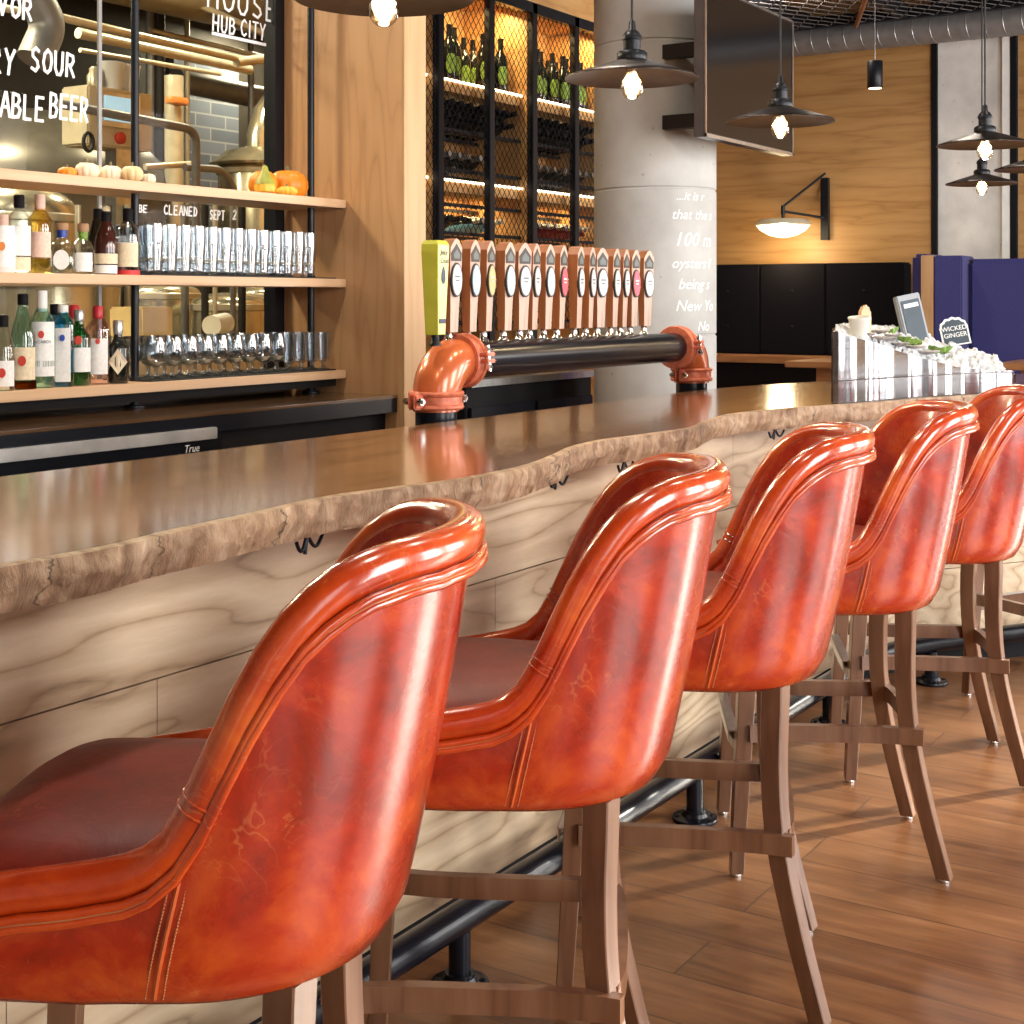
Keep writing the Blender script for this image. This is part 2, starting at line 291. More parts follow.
# ---------------------------------------------------------------- mesh building
class MB:
    def __init__(s): s.v = []; s.f = []; s.mi = []; s.sm = []
    def add(s, vs, fs, mi=0, smooth=False):
        o = len(s.v); s.v += [tuple(v) for v in vs]
        for f in fs: s.f.append([i+o for i in f]); s.mi.append(mi); s.sm.append(smooth)
        return s
    def box(s, a, b, mi=0, bev=0):
        x0, y0, z0 = [min(a[i], b[i]) for i in range(3)]; x1, y1, z1 = [max(a[i], b[i]) for i in range(3)]
        if bev <= 0:
            vs = [(x0,y0,z0),(x1,y0,z0),(x1,y1,z0),(x0,y1,z0),(x0,y0,z1),(x1,y0,z1),(x1,y1,z1),(x0,y1,z1)]
            return s.add(vs, [(0,3,2,1),(4,5,6,7),(0,1,5,4),(1,2,6,5),(2,3,7,6),(3,0,4,7)], mi)
        bm = bmesh.new(); bmesh.ops.create_cube(bm, size=1)
        for v in bm.verts: v.co = Vector(((x0+x1)/2+v.co.x*(x1-x0), (y0+y1)/2+v.co.y*(y1-y0), (z0+z1)/2+v.co.z*(z1-z0)))
        bmesh.ops.bevel(bm, geom=bm.edges[:], offset=min(bev, .45*min(x1-x0, y1-y0, z1-z0)), segments=2, affect='EDGES')
        bm.verts.index_update()
        s.add([v.co[:] for v in bm.verts], [[v.index for v in f.verts] for f in bm.faces], mi); bm.free(); return s
    def loft(s, rings, mi=0, cap0=True, cap1=True, closed=True, smooth=True, flip=False):
        n = len(rings[0]); vs = [p for r in rings for p in r]; fs = []
        for i in range(len(rings)-1):
            for j in range(n if closed else n-1):
                a = i*n+j; b = i*n+(j+1) % n; c = (i+1)*n+(j+1) % n; d = (i+1)*n+j
                fs.append((a, b, c, d) if not flip else (a, d, c, b))
        if cap0: fs.append(tuple(range(n))[::-1] if not flip else tuple(range(n)))
        if cap1: fs.append(tuple(range((len(rings)-1)*n, len(rings)*n)) if not flip else tuple(range((len(rings)-1)*n, len(rings)*n))[::-1])
        return s.add(vs, fs, mi, smooth)
    def tube(s, pts, r, seg=12, mi=0, cap=True, squash=1.0):
        pts = [Vector(p) for p in pts]; rings = []; up = None
        for i, p in enumerate(pts):
            t = (pts[min(i+1, len(pts)-1)]-pts[max(i-1, 0)]).normalized()
            if up is None:
                up = Vector((0, 0, 1)) if abs(t.z) < .9 else Vector((0, 1, 0))
            sx = t.cross(up).normalized(); up = sx.cross(t).normalized()
            rr = r[i] if isinstance(r, (list, tuple)) else r
            rings.append([p+sx*math.cos(2*PI*k/seg)*rr+up*math.sin(2*PI*k/seg)*rr*squash for k in range(seg)])
        return s.loft(rings, mi, cap, cap)
    def lathe(s, prof, c=(0, 0, 0), seg=24, mi=0, M4=None, cap0=True, cap1=True, rib=None, sx=1, sy=1):
        rings = []
        for r, z in prof:
            ring = []
            for k in range(seg):
                a = 2*PI*k/seg; rr = r*(rib(a) if rib else 1)
                v = Vector((math.cos(a)*rr*sx, math.sin(a)*rr*sy, z))
                if M4: v = M4 @ v
                ring.append(v+Vector(c))
            rings.append(ring)
        return s.loft(rings, mi, cap0 and prof[0][0] > 1e-6 or cap0, cap1, True, True)
    def prism(s, poly, z0, z1, mi=0):
        n = len(poly)
        vs = [(p[0], p[1], z0) for p in poly]+[(p[0], p[1], z1) for p in poly]
        fs = [tuple(range(n))[::-1], tuple(range(n, 2*n))]+[(i, (i+1) % n, n+(i+1) % n, n+i) for i in range(n)]
        return s.add(vs, fs, mi)
    def xf(s, m4, start=0):
        s.v = s.v[:start]+[tuple(m4 @ Vector(v)) for v in s.v[start:]]; return s
    def build(s, name, mats, parent=None, loc=None, angle=None):
        me = bpy.data.meshes.new(name); me.from_pydata(s.v, [], s.f)
        if isinstance(mats, str): mats = [mats]
        for m in mats: me.materials.append(MATS[m])
        for p, mi, sm in zip(me.polygons, s.mi, s.sm): p.material_index = mi; p.use_smooth = sm
        bm = bmesh.new(); bm.from_mesh(me); bmesh.ops.recalc_face_normals(bm, faces=bm.faces)
        if angle is not None:
            for f in bm.faces: f.smooth = True
            for e in bm.edges:
                if len(e.link_faces) == 2 and e.calc_face_angle(0) > angle: e.smooth = False
        else:
            for e in bm.edges:
                if len(e.link_faces) == 2 and e.calc_face_angle(0) > .9: e.smooth = False
        bm.to_mesh(me); bm.free()
        o = bpy.data.objects.new(name, me); COL.objects.link(o)
        if parent: o.parent = parent
        if loc is not None: o.location = loc
        return o
def tag(o, label=None, cat=None, group=None, kind=None):
    if label: o['label'] = label
    if cat: o['category'] = cat
    if group: o['group'] = group
    if kind: o['kind'] = kind
    return o
def thing(name, label, cat, loc=(0, 0, 0), rz=0, group=None):
    o = bpy.data.objects.new(name, None); COL.objects.link(o); o.location = loc; o.rotation_euler = (0, 0, rz); o.empty_display_size = .1
    return tag(o, label, cat, group)
def struct(o): o['kind'] = 'structure'; return o
def kids(o): return [c for c in bpy.data.objects if c.parent == o]
def dup(root, loc, rz=0, label=None, group=None, rot=None):
    def cp(o, par):
        c = o.copy(); COL.objects.link(c)
        if par: c.parent = par
        for k in KID.get(o.name, kids(o)): cp(k, c)
        return c
    r = cp(root, None); r.location = loc; r.rotation_euler = rot if rot else (0, 0, rz)
    if label: r['label'] = label
    if group: r['group'] = group
    return r
KID = {}
def text_mesh(s, size, name, mat, parent=None, m4=None, shear=0.0, ext=.0004, bend=None, sx=1.0, align='LEFT', bold=0.0):
    cu = bpy.data.curves.new('t', 'FONT'); cu.body = s; cu.size = size; cu.shear = shear; cu.extrude = ext; cu.align_x = align
    cu.resolution_u = 3; cu.offset = bold
    o = bpy.data.objects.new('t', cu); COL.objects.link(o)
    bpy.context.view_layer.update()
    me = bpy.data.meshes.new_from_object(o.evaluated_get(bpy.context.evaluated_depsgraph_get()))
    bpy.data.objects.remove(o); bpy.data.curves.remove(cu)
    me.name = name
    for v in me.vertices:
        c = v.co.copy(); c.x *= sx
        if bend: c = bend(c)
        elif m4: c = m4 @ c
        v.co = c
    me.materials.clear(); me.materials.append(MATS[mat])
    ob = bpy.data.objects.new(name, me); COL.objects.link(ob)
    if parent: ob.parent = parent
    return ob

# hand-drawn capitals: polylines in a 0..1 box
GL = {
 'A': [[(0,0),(.35,1),(.45,1),(.8,0)],[(.15,.4),(.68,.4)]], 'B': [[(0,0),(0,1),(.45,.95),(.55,.75),(.4,.55),(0,.5)],[(.4,.53),(.65,.35),(.5,.05),(0,0)]],
 'C': [[(.65,.85),(.4,1),(.1,.8),(0,.45),(.15,.1),(.45,0),(.68,.15)]], 'D': [[(0,0),(0,1),(.4,.9),(.62,.5),(.4,.1),(0,0)]],
 'E': [[(.6,1),(0,1),(0,0),(.62,0)],[(0,.52),(.5,.52)]], 'H': [[(0,0),(0,1)],[(.62,0),(.62,1)],[(0,.5),(.62,.5)]],
 'I': [[(.1,0),(.1,1)]], 'L': [[(0,1),(0,0),(.55,0)]], 'M': [[(0,0),(.1,1),(.4,.3),(.7,1),(.8,0)]], 'N': [[(0,0),(0,1),(.6,0),(.6,1)]],
 'O': [[(.35,1),(.08,.8),(0,.45),(.15,.08),(.38,0),(.6,.15),(.7,.5),(.6,.85),(.35,1)]], 'P': [[(0,0),(0,1),(.5,.9),(.55,.65),(.4,.5),(0,.45)]],
 'R': [[(0,0),(0,1),(.5,.92),(.55,.7),(.4,.52),(0,.48)],[(.25,.48),(.65,0)]], 'S': [[(.6,.88),(.35,1),(.08,.85),(.1,.62),(.5,.42),(.6,.2),(.38,0),(.05,.1)]],
 'T': [[(0,1),(.7,1)],[(.35,1),(.35,0)]], 'U': [[(0,1),(.02,.25),(.2,0),(.45,0),(.62,.25),(.64,1)]], 'F': [[(.6,1),(0,1),(0,0)],[(0,.52),(.5,.52)]], 'V': [[(0,1),(.3,0),(.6,1)]],
 'Y': [[(0,1),(.32,.5),(.65,1)],[(.32,.5),(.25,0)]],
 '2': [[(.05,.8),(.3,1),(.55,.8),(.5,.55),(0,0),(.6,0)]], '-': [[(0,.5),(.4,.5)]], 'J': [[(.5,1),(.5,.2),(.25,0),(0,.15)]]}
def hand(s, x, y, z, h, w, name, par, thick=.0045, gap=.30):
    """hand lettering on the glass facing -y; x,z of its lower left, h height, w letter width"""
    mb = MB(); cx = x; y00 = y; cnt = 0
    for ch in s:
        if ch == ' ': cx += w*.9; continue
        for pl in GL[ch]:
            pts = [Vector((cx+p[0]*w+p[1]*h*.05, y, z+p[1]*h)) for p in pl]
            for a, b in zip(pts, pts[1:]):
                cnt += 1; dy = Vector((0, -(cnt % 5)*.0003, 0)); a = a+dy; b = b+dy; t = (b-a); L = t.length; t.normalize(); n = Vector((-t.z, 0, t.x))*thick; e = t*thick*.7
                mb.add([a-e-n, b+e-n, b+e+n, a-e+n, a-e-n+Vector((0, .001, 0)), b+e-n+Vector((0, .001, 0)), b+e+n+Vector((0, .001, 0)), a-e+n+Vector((0, .001, 0))],
                       [(0,1,2,3),(7,6,5,4),(0,4,5,1),(1,5,6,2),(2,6,7,3),(3,7,4,0)])
        cx += w*(.72+gap) if ch != 'I' else w*.5
    return mb.build(name, 'chalk', par)

# ================================================================ BAR STOOLS
LEGY = 0
RIMZ = [(.26,.682),(.17,.708),(.1,.720),(.045,.727),(-.03,.742),(-.066,.763),(-.088,.796),(-.106,.838),(-.130,.893),(-.154,.944),(-.180,.988),(-.214,1.024),(-.262,1.045),(-.34,1.052)]
def rim_z(a):
    if a >= RIMZ[0][0]: return RIMZ[0][1]
    for (a0, z0), (a1, z1) in zip(RIMZ, RIMZ[1:]):
        if a >= a1:
            t = (a0-a)/(a0-a1); return z0+(z1-z0)*t
    return RIMZ[-1][1]
def plan(t, v, off=0.0):
    """t -1..1 round the tub from near arm front to far arm front; v 0 bottom .. 1 rim height; off grows outwards"""
    W = .232+.020*v+off; a0 = -.045; A = (.208+.086*v)+off; af = .25+off*.4
    u = abs(t)
    if u > .62:
        k = (u-.62)/.38; a = a0+(af-a0)*k; b = W*(1-.05*k*k)
    else:
        th = u/.62*PI/2
        a = a0-A*math.cos(th)**.92; b = W*math.sin(th)**.86
    return (math.copysign(b, t) if t else 0.0, a)
TS = []
n_ = 60
for i in range(n_+1): TS.append(-1+2*i/n_)
def sm_rim():
    zs = [rim_z(plan(t, 1)[1]) for t in TS]
    for _ in range(2): zs = [zs[0]]+[(zs[i-1]+2*zs[i]+zs[i+1])/4 for i in range(1, len(zs)-1)]+[zs[-1]]
    return zs
RZ = sm_rim()
ZB = .605
def pv(z): return max(0, min(1, (z-ZB)/(1.046-ZB)))
def make_shell():
    mb = MB(); rings = []
    nv = 14
    for i, t in enumerate(TS):
        ring = []
        ztop = RZ[i]-.016
        ring.append((*plan(t, 0, -.06), ZB-.002))
        ring.append((*plan(t, 0, -.010-.018*max(0, 1-abs(t)/.72)**.5), ZB-.001))
        for k in range(nv+1):
            f = k/nv; z = ZB+.008+(ztop-ZB-.008)*f
            bulge = .005*math.sin(PI*f)
            kk = max(0, 1-(z-ZB)/.045); bulge -= .018*kk*kk*max(0, 1-abs(t)/.72)**.5
            ring.append((*plan(t, pv(z), bulge), z))
        for k in range(nv+1):
            f = 1-k/nv; z = .66+(RZ[i]-.006-.66)*f
            ring.append((*plan(t, pv(z), -.036-.016*math.sin(PI*f)**.7), z))
        rings.append([Vector(p) for p in ring])
    mb.loft(rings, 0, True, True, True, True)
    return mb
def rim_path(off, dz, lo=0, hi=None):
    hi = len(TS) if hi is None else hi
    return [Vector((*plan(TS[i], pv(RZ[i]), off), RZ[i]+dz)) for i in range(lo, hi)]
def make_stool(name, label, loc, rz):
    s = thing(name, label, 'bar stool', loc, rz, 'red leather bar stools along the bar')
    make_shell().build('shell', 'leather_back', s)
    # padded roll along the top edge, drooping ends at the arm fronts
    p = rim_path(-.0105, 0)
    e0, e1 = p[0], p[-1]
    rr = [.0235]*len(p); rr[0] = .014; rr[1] = .021; rr[-1] = .014; rr[-2] = .021
    mb = MB(); mb.tube(p, rr, 16, squash=.98)
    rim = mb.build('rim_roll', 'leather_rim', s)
    for idx in (21, 39):     # seams across the roll
        q = p[idx]; tdir = (p[idx+1]-p[idx-1]).normalized()
        up = Vector((0, 0, 1)); sx = tdir.cross(up).normalized(); up = sx.cross(tdir)
    k0 = min(range(len(TS)//2), key=lambda i: abs(p[i].y+.085)); 
    for k in (k0, len(p)-1-k0):
      for dt in (-.006, .006):
            m2 = MB()
            tdir = (p[k+1]-p[k-1]).normalized(); up = Vector((0, 0, 1)); sx = tdir.cross(up).normalized(); up = sx.cross(tdir)
            c = p[k]+tdir*dt
            m2.tube([c+sx*math.cos(2*PI*j/20)*.0240+up*math.sin(2*PI*j/20)*.0237 for j in range(21)], .0012, 5); m2.build('roll_seam', 'leather_back', rim)
    for off, dz, nm in ((.0095, -.021, 'welt'), (.0105, -.030, 'welt')):
        w = MB(); pp = rim_path(off, dz)
        pp = [q+Vector((0, 0, .0008*math.sin(i*2.3))) for i, q in enumerate(pp)]
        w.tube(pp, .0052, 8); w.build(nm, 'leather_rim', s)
    g = MB(); g.tube(rim_path(.0125, -.0255), .0015, 5); g.build('welt_stitching', 'stitch', s)
    # slanted side seams, near and far
    for sg in (-1, 1):
        m = MB(); pts = []
        for k in range(13):
            f = k/12; z = ZB+.011+(.728-ZB)*f
            tt = None
            a_t = -.034-.028*f
            best = min(TS, key=lambda t: abs(plan(t, pv(z))[1]-a_t)+(10 if t > 0 else 0))
            # refine
            lo, hi = -1.0, 0.0
            for _ in range(30):
                mid = (lo+hi)/2
                if plan(mid, pv(z))[1] > a_t: lo = mid
                else: hi = mid
            b, a = plan(lo, pv(z), .005*math.sin(PI*min(1, f))+.001-.004*max(0, 1-f*4))
            pts.append(Vector((sg*abs(b), a, z)))
        m.tube(pts, .0028, 6)
        sm = m.build('side_seam', 'welt', s)
        for da in (-.009, .009):
            st = MB()
            for k in range(0, 36):
                f = k/36; i0 = f*12; i = int(i0); q = pts[i].lerp(pts[min(12, i+1)], i0-i); q2 = q+(pts[12]-pts[0]).normalized()*.0022
                st.tube([q+Vector((0, da, 0)), q2+Vector((0, da, 0))], .0011, 4)
            st.build('seam_stitching', 'stitch', sm)
    # seat cushion
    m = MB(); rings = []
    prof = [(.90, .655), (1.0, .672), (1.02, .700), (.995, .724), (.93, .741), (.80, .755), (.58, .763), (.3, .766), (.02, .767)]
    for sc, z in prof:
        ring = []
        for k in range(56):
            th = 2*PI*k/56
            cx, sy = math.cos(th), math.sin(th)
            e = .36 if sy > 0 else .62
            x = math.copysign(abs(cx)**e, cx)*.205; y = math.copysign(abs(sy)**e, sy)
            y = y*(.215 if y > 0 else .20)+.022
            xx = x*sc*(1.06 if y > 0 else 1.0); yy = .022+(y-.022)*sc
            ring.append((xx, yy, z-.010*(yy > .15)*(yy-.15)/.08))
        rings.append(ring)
    m.loft(rings, 0, True, True); seat = m.build('seat', 'leather_seat_shaded', s)
    # base tray under the upholstery
    m = MB(); m.box((-.165, -.165, .596), (.165, .19, .62), bev=.006); m.build('seat_frame', 'leg_wood', s)
    # legs
    def leg(path, rot, near):
        m = MB(); rings = []
        for x, y, z, hx, hy in path:
            c, sn = math.cos(rot), math.sin(rot)
            rings.append([(x+u*c-w*sn, y+u*sn+w*c, z) for u, w in ((-hx,-hy*.9),(-hx*.9,-hy),(hx*.9,-hy),(hx,-hy*.9),(hx,hy*.9),(hx*.9,hy),(-hx*.9,hy),(-hx,hy*.9))])
        m.loft(rings, 0, True, True, smooth=False)
        l = m.build('leg', 'leg_wood', s, angle=.5)
        x, y = path[-1][0], path[-1][1]
        gmb = MB(); gmb.lathe([(.011, 0.0), (.012, .004), (.010, .009)], (x, y, 0), 12); gmb.build('foot_glide', 'chrome', l)
        return l
    def smooth_path(keys, n=16):
        out = []
        for i in range(n+1):
            z = keys[0][0]+(keys[-1][0]-keys[0][0])*i/n
            for k in range(len(keys)-1):
                if keys[k][0] >= z-1e-9 >= keys[k+1][0]-1e-6:
                    p0 = keys[max(0, k-1)]; p1 = keys[k]; p2 = keys[k+1]; p3 = keys[min(len(keys)-1, k+2)]
                    t = (p1[0]-z)/(p1[0]-p2[0]); m1 = (p2[1]-p0[1])/2 if k else (p2[1]-p1[1]); m2_ = (p3[1]-p1[1])/2 if k+2 < len(keys) else (p2[1]-p1[1])
                    a = (2*t**3-3*t*t+1)*p1[1]+(t**3-2*t*t+t)*m1+(-2*t**3+3*t*t)*p2[1]+(t**3-t*t)*m2_
                    out.append((z, a)); break
        return out
    bk = smooth_path([(.61, -.170), (.46, -.160), (.33, -.165), (.18, -.193), (.009, -.236)])
    for sg in (-1, 1):
        leg([(sg*(.160+.042*(.61-z)/.6), a+.012*(z/.61)**3, z, .0225-.006*(.61-z)/.6, .0205-.004*(.61-z)/.6) for z, a in bk], math.radians(-24), sg < 0)
    for sg in (-1, 1):
        leg([(sg*(.182+.018*(.61-z)/.6), .198+.034*(.61-z)/.6, z, .022-.006*(.61-z)/.6, .0215-.006*(.61-z)/.6) for z in (.61, .4, .2, .009)], math.radians(4), sg < 0)
    # stretchers, bowed outwards
    def rail(p0, p1, bow, z, hw=.010, hh=.0185, name='stretcher'):
        m = MB(); p0 = Vector(p0); p1 = Vector(p1); d = (p1-p0).normalized(); nrm = Vector((d.y, -d.x, 0))
        rings = []
        for k in range(15):
            f = k/14; c = p0.lerp(p1, f)+nrm*bow*(1-(2*f-1)**4); c.z = z
            f2 = min(1, f+.02); c2 = p0.lerp(p1, f2)+nrm*bow*(1-(2*f2-1)**4)
            f1 = max(0, f-.02); c1 = p0.lerp(p1, f1)+nrm*bow*(1-(2*f1-1)**4)
            dd = (c2-c1); dd.z = 0; dd.normalize(); nn = Vector((dd.y, -dd.x, 0))
            rings.append([c+nn*hw+Vector((0,0,-hh)), c+nn*hw+Vector((0,0,hh)), c-nn*hw+Vector((0,0,hh)), c-nn*hw+Vector((0,0,-hh))])
        m.loft(rings, 0, True, True, smooth=False); return m.build(name, 'leg_wood', s, angle=.5)
    rail((-.211, .205, 0), (-.211, -.188, 0), -.016, .330)
    rail((.211, .205, 0), (.211, -.188, 0), .016, .330)
    rail((-.18, -.172, 0), (.18, -.172, 0), .014, .330)
    fr = rail((-.185, .222, 0), (.185, .222, 0), -.012, .30, name='footrest')
    m = MB(); m.box((-.165, .224, .3195), (.165, .248, .3225), bev=.001); m.box((-.165, .2455, .296), (.165, .248, .3225), bev=.001); m.build('kick_plate', 'steel', fr)
    return s
proto = make_stool('bar_stool', 'red leather bar stool nearest the camera, whole back panel in full view', (1.212, 1.226, 0), math.radians(29.5))
for o in bpy.data.objects: KID[o.name] = kids(o)
for (x, y, rz, lb) in [
    (1.874, 1.215, 28, 'red leather bar stool right behind the nearest one, its tucked rim overlapping the bar front'),
    (2.592, 1.231, 24, 'middle red leather bar stool with its near leg curving down to the bottom picture edge'),
    (3.347, 1.233, 28.5, 'red leather bar stool, fourth from the nearest, in front of the metal ice trough end'),
    (4.106, 1.219, 26, 'red leather bar stool cut by the right picture edge, fifth from the nearest'),
    (4.93, 1.00, -30, 'farthest bar stool, only its dark legs showing behind the fifth stool')]:
    dup(proto, (x, y, 0), math.radians(rz), lb)

# ================================================================ BAR COUNTER
edge = [(-1.2,1.30),(-.6,1.46),(0,1.40),(.5,1.45),(.9,1.446),(1.123,1.442),(1.285,1.436),(1.428,1.460),(1.60,1.474),(1.724,1.493),(1.829,1.499),(1.962,1.478),(2.054,1.458),(2.197,1.450),(2.359,1.463),(2.544,1.512),(2.70,1.562),(2.865,1.584),(3.022,1.569),(3.254,1.552),(3.435,1.592),(3.6,1.628),(3.762,1.638),(4.015,1.589),(4.195,1.532),(4.446,1.460),(4.60,1.42),(4.80,1.36),(5.0,1.27),(5.25,1.10),(5.55,.92),(6.0,.62),(6.5,.30)]
def catmull(pts, per=8):
    out = []
    for i in range(len(pts)-1):
        p0 = Vector(pts[max(0, i-1)]); p1 = Vector(pts[i]); p2 = Vector(pts[i+1]); p3 = Vector(pts[min(len(pts)-1, i+2)])
        for k in range(per):
            t = k/per; out.append(.5*((2*p1)+(p2-p0)*t+(2*p0-5*p1+4*p2-p3)*t*t+(3*p1-p0-3*p2+p3)*t**3))
    out.append(Vector(pts[-1])); return out
E2 = catmull(edge, 26)
ZT, TH = 1.002, .060
mb = MB(); nE = len(E2)
back = []
for p in E2:
    if p.x < 4.3: back.append(Vector((p.x, 2.17)))
    else:
        f = min(1, (p.x-4.3)/2.2); back.append(Vector((p.x+.9*f*f+.1*f, 2.17+.08*math.sin(min(1, f*2)*PI/2)-1.45*f*f)))
back.append(None); back.pop()
nz = 10; cols = []
for i, p in enumerate(E2):
    q = E2[min(i+1, nE-1)]-E2[max(i-1, 0)]; q.normalize(); nrm = Vector((q.y, -q.x))
    col = [Vector((*back[i], ZT)), Vector((*(back[i].lerp(p, .5)), ZT)), Vector((*(p-nrm*.012), ZT))]
    for k in range(nz+1):
        f = k/nz; prof = .004-.014*f*f+.002*math.sin(f*PI)
        w = noise.noise(Vector((p.x*9, f*1.6, 3)))*.008+noise.noise(Vector((p.x*40, f*4, 8)))*.005+noise.noise(Vector((p.x*110, f*9, 5)))*.003
        c = p+nrm*(prof+(w if k else w*.3)); col.append(Vector((c.x, c.y, ZT-.0015-(TH-.0015)*f)))
    col.append(Vector((*(p-nrm*.05), ZT-TH))); col.append(Vector((*back[i], ZT-TH)))
    cols.append(col)
nc = len(cols[0])
vs = [v for c in cols for v in c]; ft = []; fe = []
for i in range(nE-1):
    for j in range(nc):
        jn = (j+1) % nc
        f = (i*nc+j, (i+1)*nc+j, (i+1)*nc+jn, i*nc+jn)
        (fe if 2 <= j < 2+nz+1 else ft).append(f)
mb.add(vs, ft, 0, False); o_ = len(mb.f)
mb.f += [list(f) for f in fe]; mb.mi += [1]*len(fe); mb.sm += [True]*len(fe)
mb.f += [list(range(nc)), list(range((nE-1)*nc, nE*nc))[::-1]]; mb.mi += [1, 1]; mb.sm += [False, False]
slab = mb.build('walnut_slab', ['slab_top', 'live_edge'])
tag(slab, 'long glossy walnut slab with a wavy live edge, the bar counter surface', 'bar top')

# front cladding of the bar
front = [(-1.2, 1.72), (4.70, 1.72), (5.05, 1.56), (6.6, .52)]
fb = [(-1.2, 2.10), (4.75, 2.10), (5.3, 1.90), (7.0, .80)]
bf = thing('bar_counter', 'pale oak plank front of the bar below the walnut slab', 'bar counter')
m = MB(); m.prism([(x, y+.03) for x, y in front]+fb[::-1], .0, ZT-TH, 0); m.build('carcass', 'black_matte', bf)
rows = [(.07, .355, [-.9, .35, 1.35, 2.1, 3.1, 4.15]), (.358, .712, [-.36, .64, 1.64, 2.63, 3.63, 4.60]), (.715, .941, [-1.0, .3, 3.9])]
def plank(x0, y0, x1, y1, z0, z1):
    d = Vector((x1-x0, y1-y0, 0)).normalized(); n = Vector((d.y, -d.x, 0))*.022
    a = Vector((x0, y0, 0))+d*.0008; b = Vector((x1, y1, 0))-d*.0008
    m = MB(); vs = []
    for z in (z0, z1):
        for p in (a+n, b+n, b-n*.5, a-n*.5): vs.append((p.x, p.y+.022, z))
    m.add(vs, [(0,1,2,3),(7,6,5,4),(0,4,5,1),(1,5,6,2),(2,6,7,3),(3,7,4,0)])
    return m.build('plank', 'bar_oak', bf)
for z0, z1, cuts in rows:
    xs = [-1.2]+cuts+[4.70]
    for a, b in zip(xs, xs[1:]):
        plank(a, 1.72, b, 1.72, z0, z1)
    plank(4.70, 1.72, 5.05, 1.56, z0, z1); plank(5.05, 1.56, 6.6, .52, z0, z1)

# foot rail
fr = thing('foot_rail', 'black steel foot rail on posts along the bottom of the bar', 'foot rail')
rp = [Vector((-1.2, 1.573, .132)), Vector((4.62, 1.573, .132))]
for k in range(1, 6):
    t = k/6; rp.append(Vector((4.62+.30*t, 1.573-.10*t*t, .132)))
rp += [Vector((5.0, 1.44, .132)), Vector((5.34, 1.225, .132)), Vector((6.4, .50, .132))]
m = MB(); m.tube(rp, .030, 20); m.build('rail', 'black_paint', fr)
for x, y in [(.05, 1.573), (1.19, 1.573), (2.28, 1.573), (3.33, 1.573), (4.30, 1.573), (4.96, 1.45), (5.9, .84)]:
    m = MB(); m.tube([(x, y, .012), (x, y, .11)], .0215, 16); m.tube([(x, y, .012), (x, y, .030)], .029, 16)
    p = m.build('post', 'black_paint', fr)
    m = MB(); m.lathe([(.056, 0), (.058, .004), (.056, .010), (.034, .014), (.030, .022)], (x, y, 0), 28)
    for k in range(4):
        a = k*PI/2+.6; m.lathe([(.007, .010), (.007, .014), (.004, .016)], (x+.044*math.cos(a), y+.044*math.sin(a), 0), 8)
    m.build('flange', 'black_paint', p)

# bag hooks under the slab edge
def hook(x, y, rz, label):
    t = thing('bag_hook', label, 'bag hook', (x, y, ZT-TH), rz, 'black bag hooks under the bar edge')
    m = MB(); m.box((-.02, -.01, -.004), (.02, .012, .001), bev=.001); m.build('plate', 'black_metal', t)
    m = MB()
    for sg, L in ((-1, .036), (1, .055)):
        pts = [(sg*(.002+L*k/10), 0, -.004-.022*math.sin(k/10*PI*.92)) for k in range(11)]
        m.tube(pts, .0032, 8)
    m.tube([(0, 0, -.002), (-.012, -.002, -.032)], .0035, 8)
    m.build('prongs', 'black_metal', t)
for x, y, rz, lb in [(1.790, 1.535, .25, 'black double hook under the live edge beside the nearest stool top'),
                     (3.01, 1.605, .1, 'black double hook under the slab above the second stool back'),
                     (2.69, 1.60, .1, 'small black hook under the slab between the first two stools'),
                     (4.0, 1.63, -.1, 'small black hook under the slab behind the third stool')]:
    hook(x, y, rz, lb)

# ================================================================ DRAFT TOWER
TY = 2.25; TZ = 1.153
def bolts(mbb, c, axis, r, ang):
    pass
def elbow_thing(name, label, x, sgn):
    t = thing(name, label, 'pipe elbow', (x, TY, 0))
    R = .100; rp_ = .056
    m = MB(); m.tube([(0, 0, .86), (0, 0, 1.030)], .056, 28); m.build('base_pipe', 'black_paint', t)
    pts = [(0, 0, 1.022)]+[(sgn*R*(1-math.cos(a*PI/2/12)), 0, TZ-R+R*math.sin(a*PI/2/12)) for a in range(13)]+[(sgn*(R+.02), 0, TZ)]
    rr = [.062]+[.062+.005*math.sin(PI*k/12) for k in range(13)]+[.062]
    m = MB(); m.tube(pts, rr, 32); m.build('bend', 'copper_paint', t)
    def clamp(M4):
        m = MB(); m.lathe([(.060, -.024), (.073, -.024), (.076, -.019), (.074, -.013), (.070, -.010), (.070, .010), (.074, .013), (.076, .019), (.073, .024), (.060, .024)], (0,0,0), 36, M4=M4)
        s0 = len(m.v)
        for sg in (-1, 1):
            q = MB()
            for dy in (-.014, .004):
                q.box((sg*.066, dy, -.022), (sg*.104, dy+.011, .022), bev=.005)
            m.add([M4 @ Vector(v) for v in q.v], q.f)
        c = m.build('clamp', 'copper_clamp', t, angle=.6)
        for sg in (-1, 1):
            q = MB()
            q.tube([(sg*.090, -.036, 0), (sg*.090, .034, 0)], .0055, 10)
            q.tube([(sg*.090, -.030, 0), (sg*.090, -.019, 0)], .0105, 6); q.tube([(sg*.090, .018, 0), (sg*.090, .028, 0)], .0105, 6)
            b = MB(); b.add([M4 @ Vector(v) for v in q.v], q.f, 0, False); b.build('bolt', 'chrome', c)
    clamp(Matrix.Translation((0, 0, 1.052)) @ Matrix.Rotation(math.radians(176), 4, 'Z'))
    clamp(Matrix.Translation((sgn*(R+.02), 0, TZ)) @ Matrix.Rotation(PI/2, 4, 'Y') @ Matrix.Rotation(math.radians(84), 4, 'Z'))
    return t
elbow_thing('pipe_elbow', 'big copper-orange pipe elbow with bolted clamps at the left end of the taps', 3.150, 1)
